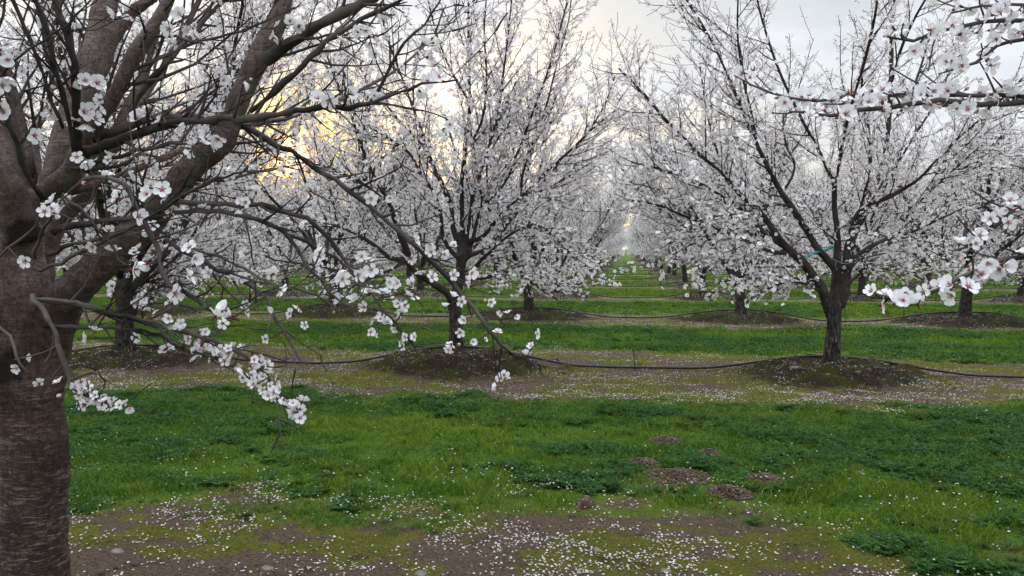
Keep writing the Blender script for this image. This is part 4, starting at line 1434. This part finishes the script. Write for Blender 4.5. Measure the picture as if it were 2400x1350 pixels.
# ---------------------------------------------------------------- grass, weeds, petals
def blades(x, y, h, w, col, rng, lean=.5):
    n = len(x); z = height(x, y) - .004
    a = rng.uniform(0, 6.28, n); b = rng.uniform(0, 6.28, n); l = rng.uniform(.2, lean * 3, n) * h
    dx, dy = np.cos(a) * w / 2, np.sin(a) * w / 2; lx, ly = np.cos(b) * l, np.sin(b) * l
    V = np.empty((n, 5, 3)); c = np.stack([x, y, z], 1)
    V[:, 0] = c - np.stack([dx, dy, 0 * dx], 1); V[:, 1] = c + np.stack([dx, dy, 0 * dx], 1)
    m = c + np.stack([lx * .35, ly * .35, h * .6], 1)
    V[:, 2] = m + np.stack([dx, dy, 0 * dx], 1) * .8; V[:, 3] = m - np.stack([dx, dy, 0 * dx], 1) * .8
    V[:, 4] = c + np.stack([lx, ly, h], 1)
    i = np.arange(n)[:, None] * 5
    C = np.repeat(col[:, None], 5, 1).reshape(-1, 3)
    return V.reshape(-1, 3), i + np.array([[0, 1, 2, 3]]), i + np.array([[3, 2, 4]]), C


def leaves(x, y, zt, s, col, rng):
    n = len(x)
    nr = rng.normal(size=(n, 3)) * .6 + np.array([0, 0, 1.0]); nr /= np.linalg.norm(nr, axis=1)[:, None]
    a = np.cross(nr, rng.normal(size=(n, 3))); a /= np.linalg.norm(a, axis=1)[:, None]; b = np.cross(nr, a)
    c = np.stack([x, y, height(x, y) + zt], 1); s = s[:, None]
    V = np.stack([c - a * s, c + b * s * .42 + nr * s * .15, c + a * s, c - b * s * .42 + nr * s * .15], 1)
    return V.reshape(-1, 3), np.arange(n)[:, None] * 4 + np.array([[0, 1, 2, 3]]), np.repeat(col[:, None], 4, 1).reshape(-1, 3)


def colmix(a, b, t): return np.asarray(a)[None] * (1 - t[:, None]) + np.asarray(b)[None] * t[:, None]


def build_grass():
    rng = RS(51)
    Vs, Qs, Ts, Cs, off = [], [], [], [], 0
    LV, LQ, LC, lo = [], [], [], 0
    bands = [(4.0, 8.6, 170000, 60000, .0045, .9), (10.6, 15.6, 100000, 60000, .009, 1.0), (18.2, 22.8, 60000, 25000, .015, 1.05), (25.5, 30.2, 45000, 0, .022, 1.1), (33, 45, 50000, 0, .03, 1.2), (47, 75, 50000, 0, .05, 1.3)]
    for y0, y1, nb, nl, w, hs in bands:
        y = rng.uniform(y0, y1, nb * 2); xl, xr = -.72 * y - 1.0, .52 * y + 1.0
        x = xl + (xr - xl) * rng.uniform(0, 1, nb * 2)
        g = grass_f(x, y) * (1 - smooth(.15, .5, dirt_f(x, y)))
        keep = rng.uniform(0, 1, len(x)) < np.clip(g * 1.1 - .04, .012, 1)
        x, y, g = x[keep][:nb], y[keep][:nb], g[keep][:nb]
        lush = smooth(.44, .62, fbm(x * .55, y * 1.1, 71)) * smooth(.55, .95, g)
        cl = fbm(x * 5, y * 7, 95, 3)
        h = (.012 + .022 * g) * (1 - .35 * lush) * rng.uniform(.5, 1.5, len(x)) * hs * (.45 + 1.3 * smooth(.3, .7, cl)) * (1 + .35 * lush)
        t = np.clip(rng.normal(.42, .25, len(x)) + .4 * (1 - g) + 1.3 * (fbm(x * 1.6, y * 2.2, 96, 3) - .5), 0, 1)
        col = colmix((.034, .100, .008), (.165, .238, .016), t) * (1 - .22 * lush[:, None])
        dry = rng.uniform(0, 1, len(x)) < .02 + .22 * (1 - g)
        col[dry] = colmix((.16, .15, .04), (.24, .22, .07), rng.uniform(0, 1, dry.sum()))
        V, q, t3, C = blades(x, y, h, np.full(len(x), w), col, rng)
        Vs.append(V); Qs.append(q + off); Ts.append(t3 + off); Cs.append(C); off += len(V)
        if nl:
            y = rng.uniform(y0, y1, nl * 3); xl, xr = -.72 * y - 1.0, .52 * y + 1.0
            x = xl + (xr - xl) * rng.uniform(0, 1, nl * 3)
            g = grass_f(x, y) * (1 - smooth(.15, .5, dirt_f(x, y)))
            lush = smooth(.38, .56, fbm(x * .55, y * 1.1, 71)) * smooth(.45, .9, g)
            clump = smooth(.35, .65, fbm(x * 7, y * 7, 91, 2))
            keep = rng.uniform(0, 1, len(x)) < .05 * smooth(.2, .6, g) + lush * (.35 + .65 * clump)
            x, y, lush, clump = x[keep][:nl], y[keep][:nl], lush[keep][:nl], clump[keep][:nl]
            top = .02 + .075 * clump * lush
            zt = top * rng.uniform(.15, 1.0, len(x)) ** .6
            s = rng.uniform(.006, .0135, len(x)) * (1 if w < .006 else 1.5)
            c = colmix((.014, .058, .012), (.070, .170, .035), np.clip(rng.normal(.4, .25, len(x)), 0, 1))
            V, q, C = leaves(x, y, zt, s, c, rng)
            LV.append(V); LQ.append(q + lo); LC.append(C); lo += len(V)
    # short moss and seedling tufts on the strips and mounds
    for y0, y1, n, w in ((3.0, 5.2, 90000, .0025), (7.2, 12.4, 70000, .005)):
        y = rng.uniform(y0, y1, n * 3); xl, xr = -.72 * y - 1.0, .52 * y + 1.0
        x = xl + (xr - xl) * rng.uniform(0, 1, len(y))
        keep = rng.uniform(0, 1, len(x)) < moss_f(x, y) * (1 - grass_f(x, y)) * (.3 + .7 * smooth(.35, .6, fbm(x * 9, y * 9, 19, 2)))
        x, y = x[keep][:n], y[keep][:n]
        mo = mound_f(x, y)[0]
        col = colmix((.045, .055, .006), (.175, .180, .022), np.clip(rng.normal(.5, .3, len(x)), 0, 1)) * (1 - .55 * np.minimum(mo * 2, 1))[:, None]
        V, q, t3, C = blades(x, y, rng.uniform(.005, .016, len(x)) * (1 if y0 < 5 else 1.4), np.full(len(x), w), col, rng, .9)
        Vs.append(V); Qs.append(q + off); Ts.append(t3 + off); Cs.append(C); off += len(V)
    # ferny rosettes: arching fronds carrying paired leaflets
    pv = []
    for _ in range(6):
        V, Fq, C = [], [], []
        for i in range(rng.randint(9, 13)):
            a = i * 2.4 + rng.uniform(-.3, .3); el = rng.uniform(.35, 1.25); Lf = rng.uniform(.6, 1.0)
            ca, sa = math.cos(a), math.sin(a); tone = rng.uniform(.7, 1.25)
            for j in range(1, 6):
                q = j / 5 * Lf; e2 = el - .5 * j / 5
                px, pz = q * math.cos(e2), q * math.sin(e2)
                for sd_ in (-1, 1):
                    l = (.20 + .07 * (_ % 2)) * (1 - .5 * abs(j / 5 - .5)) * rng.uniform(.8, 1.2); w = l * (.36 + .2 * (_ % 2))
                    dx, dy = .35, sd_
                    b = len(V)
                    for (u_, v_, h_) in ((0, 0, 0), (l * .5, w, .02), (l, 0, rng.uniform(-.03, .04)), (l * .5, -w, .02)):
                        lx = px + dx * u_ - sd_ * dy * v_ * .3 + v_ * .9; ly = dy * u_ + v_ * .1
                        V.append((lx * ca - ly * sa, lx * sa + ly * ca, pz + h_))
                        C.append(tuple(np.array([.036, .105, .014]) * tone * rng.uniform(.8, 1.2)))
                    Fq.append((b, b + 1, b + 2, b + 3))
        pv.append((np.array(V), np.array(Fq), np.array(C)))
    for y0, y1, n, sz in ((3.6, 8.6, 8500, .064), (10.6, 15.6, 3800, .075), (18.2, 22.8, 1500, .10)):
        y = rng.uniform(y0, y1, n * 6); xl, xr = -.72 * y - 1.0, .52 * y + 1.0
        x = xl + (xr - xl) * rng.uniform(0, 1, len(y))
        g = grass_f(x, y) * (1 - smooth(.1, .4, dirt_f(x, y)))
        lush = smooth(.36, .54, fbm(x * .55, y * 1.1, 71)) * smooth(.35, .9, g)
        cl = fbm(x * 2.6, y * 3.4, 93, 3)
        keep = rng.uniform(0, 1, len(x)) < .03 * g + lush * smooth(.35, .6, cl)
        x, y, lush, cl = x[keep][:n], y[keep][:n], lush[keep][:n], cl[keep][:n]
        pos = np.stack([x, y, height(x, y) + .004], 1)
        V, q, C = bake(pv, pos, rng.normal(size=(len(x), 3)) * .18 + np.array([0, 0, 1.0]), sz * rng.uniform(.5, 1.0, len(x)) * (.55 + .9 * smooth(.35, .7, cl)), rng, .35)
        LV.append(V); LQ.append(q + lo); LC.append(C[:, :3]); lo += len(V)
    C = np.concatenate(Cs); C = np.hstack([C, np.ones((len(C), 1))])
    o = link('grass', mesh_from('grass', np.concatenate(Vs), [np.concatenate(Qs), np.concatenate(Ts)], [M_GRASS], C))
    tag(o, 'bright green grass growing in the lanes between the tree rows', 'grass', kind='stuff'); del o['category']
    C = np.concatenate(LC); C = np.hstack([C, np.ones((len(C), 1))])
    o = link('weeds', mesh_from('weeds', np.concatenate(LV), [np.concatenate(LQ)], [M_GRASS], C))
    tag(o, 'dark green leafy weeds in patches among the lane grass', kind='stuff')


build_grass()


def build_petals():
    rng = RS(61)
    P_, S_, K_ = [], [], []
    for y0, y1, n, s in ((2.4, 5.4, 9500, .0080), (4.6, 8.6, 4600, .0078), (7.4, 12.2, 21000, .0085), (11, 15, 4000, .009), (14.5, 19.8, 15000, .010), (19, 23, 2500, .012), (21.8, 27, 9000, .012)):
        y = rng.uniform(y0, y1, n * 5); xl, xr = -.72 * y - 1.0, .52 * y + 1.0
        x = xl + (xr - xl) * rng.uniform(0, 1, len(y))
        d = petal_density(x, y)
        k = rng.uniform(0, 1, len(x)) < d * (.10 + .90 * smooth(.40, .64, fbm(x * 3.3, y * 4.5, 66, 4)))
        x, y = x[k][:n], y[k][:n]
        g = grass_f(x, y)
        z = height(x, y) + rng.uniform(.003, .007, len(x)) + g * rng.uniform(.02, .05, len(x))
        P_.append(np.stack([x, y, z], 1)); S_.append(rng.uniform(.55, 1.15, len(x)) * s)
    p = np.concatenate(P_); s = np.concatenate(S_); n = len(p)
    nr = rng.normal(size=(n, 3)) * .22 + np.array([0, 0, 1.0]); nr /= np.linalg.norm(nr, axis=1)[:, None]
    a = np.cross(nr, rng.normal(size=(n, 3))); a /= np.linalg.norm(a, axis=1)[:, None]; b = np.cross(nr, a)
    an = np.arange(6) * math.pi / 3
    rr = np.array([.75, 1.0, 1.0, .85, 1.0, 1.0])
    asp = rng.uniform(.55, .85, n)[:, None, None]; s = s[:, None, None]
    curl = rng.uniform(-.2, .9, n)[:, None, None]
    V = p[:, None] + s * (a[:, None] * (np.cos(an) * rr)[None, :, None] + b[:, None] * asp * (np.sin(an) * rr)[None, :, None]
                          + nr[:, None] * curl * (np.sin(an) ** 2)[None, :, None])
    i = np.arange(n)[:, None] * 6
    Fq = np.concatenate([i + np.array([[0, 1, 2, 5]]), i + np.array([[2, 3, 4, 5]])])
    t = rng.uniform(0, 1, n)
    col = colmix((.72, .68, .70), (.30, .23, .20), t ** 1.7)
    C = np.hstack([np.repeat(col[:, None], 6, 1).reshape(-1, 3), np.ones((n * 6, 1))])
    o = link('fallen_petals', mesh_from('fallen_petals', V.reshape(-1, 3), [Fq], [M_PETAL], C))
    tag(o, 'white petals fallen all over the bare strips and grass', kind='stuff')


build_petals()
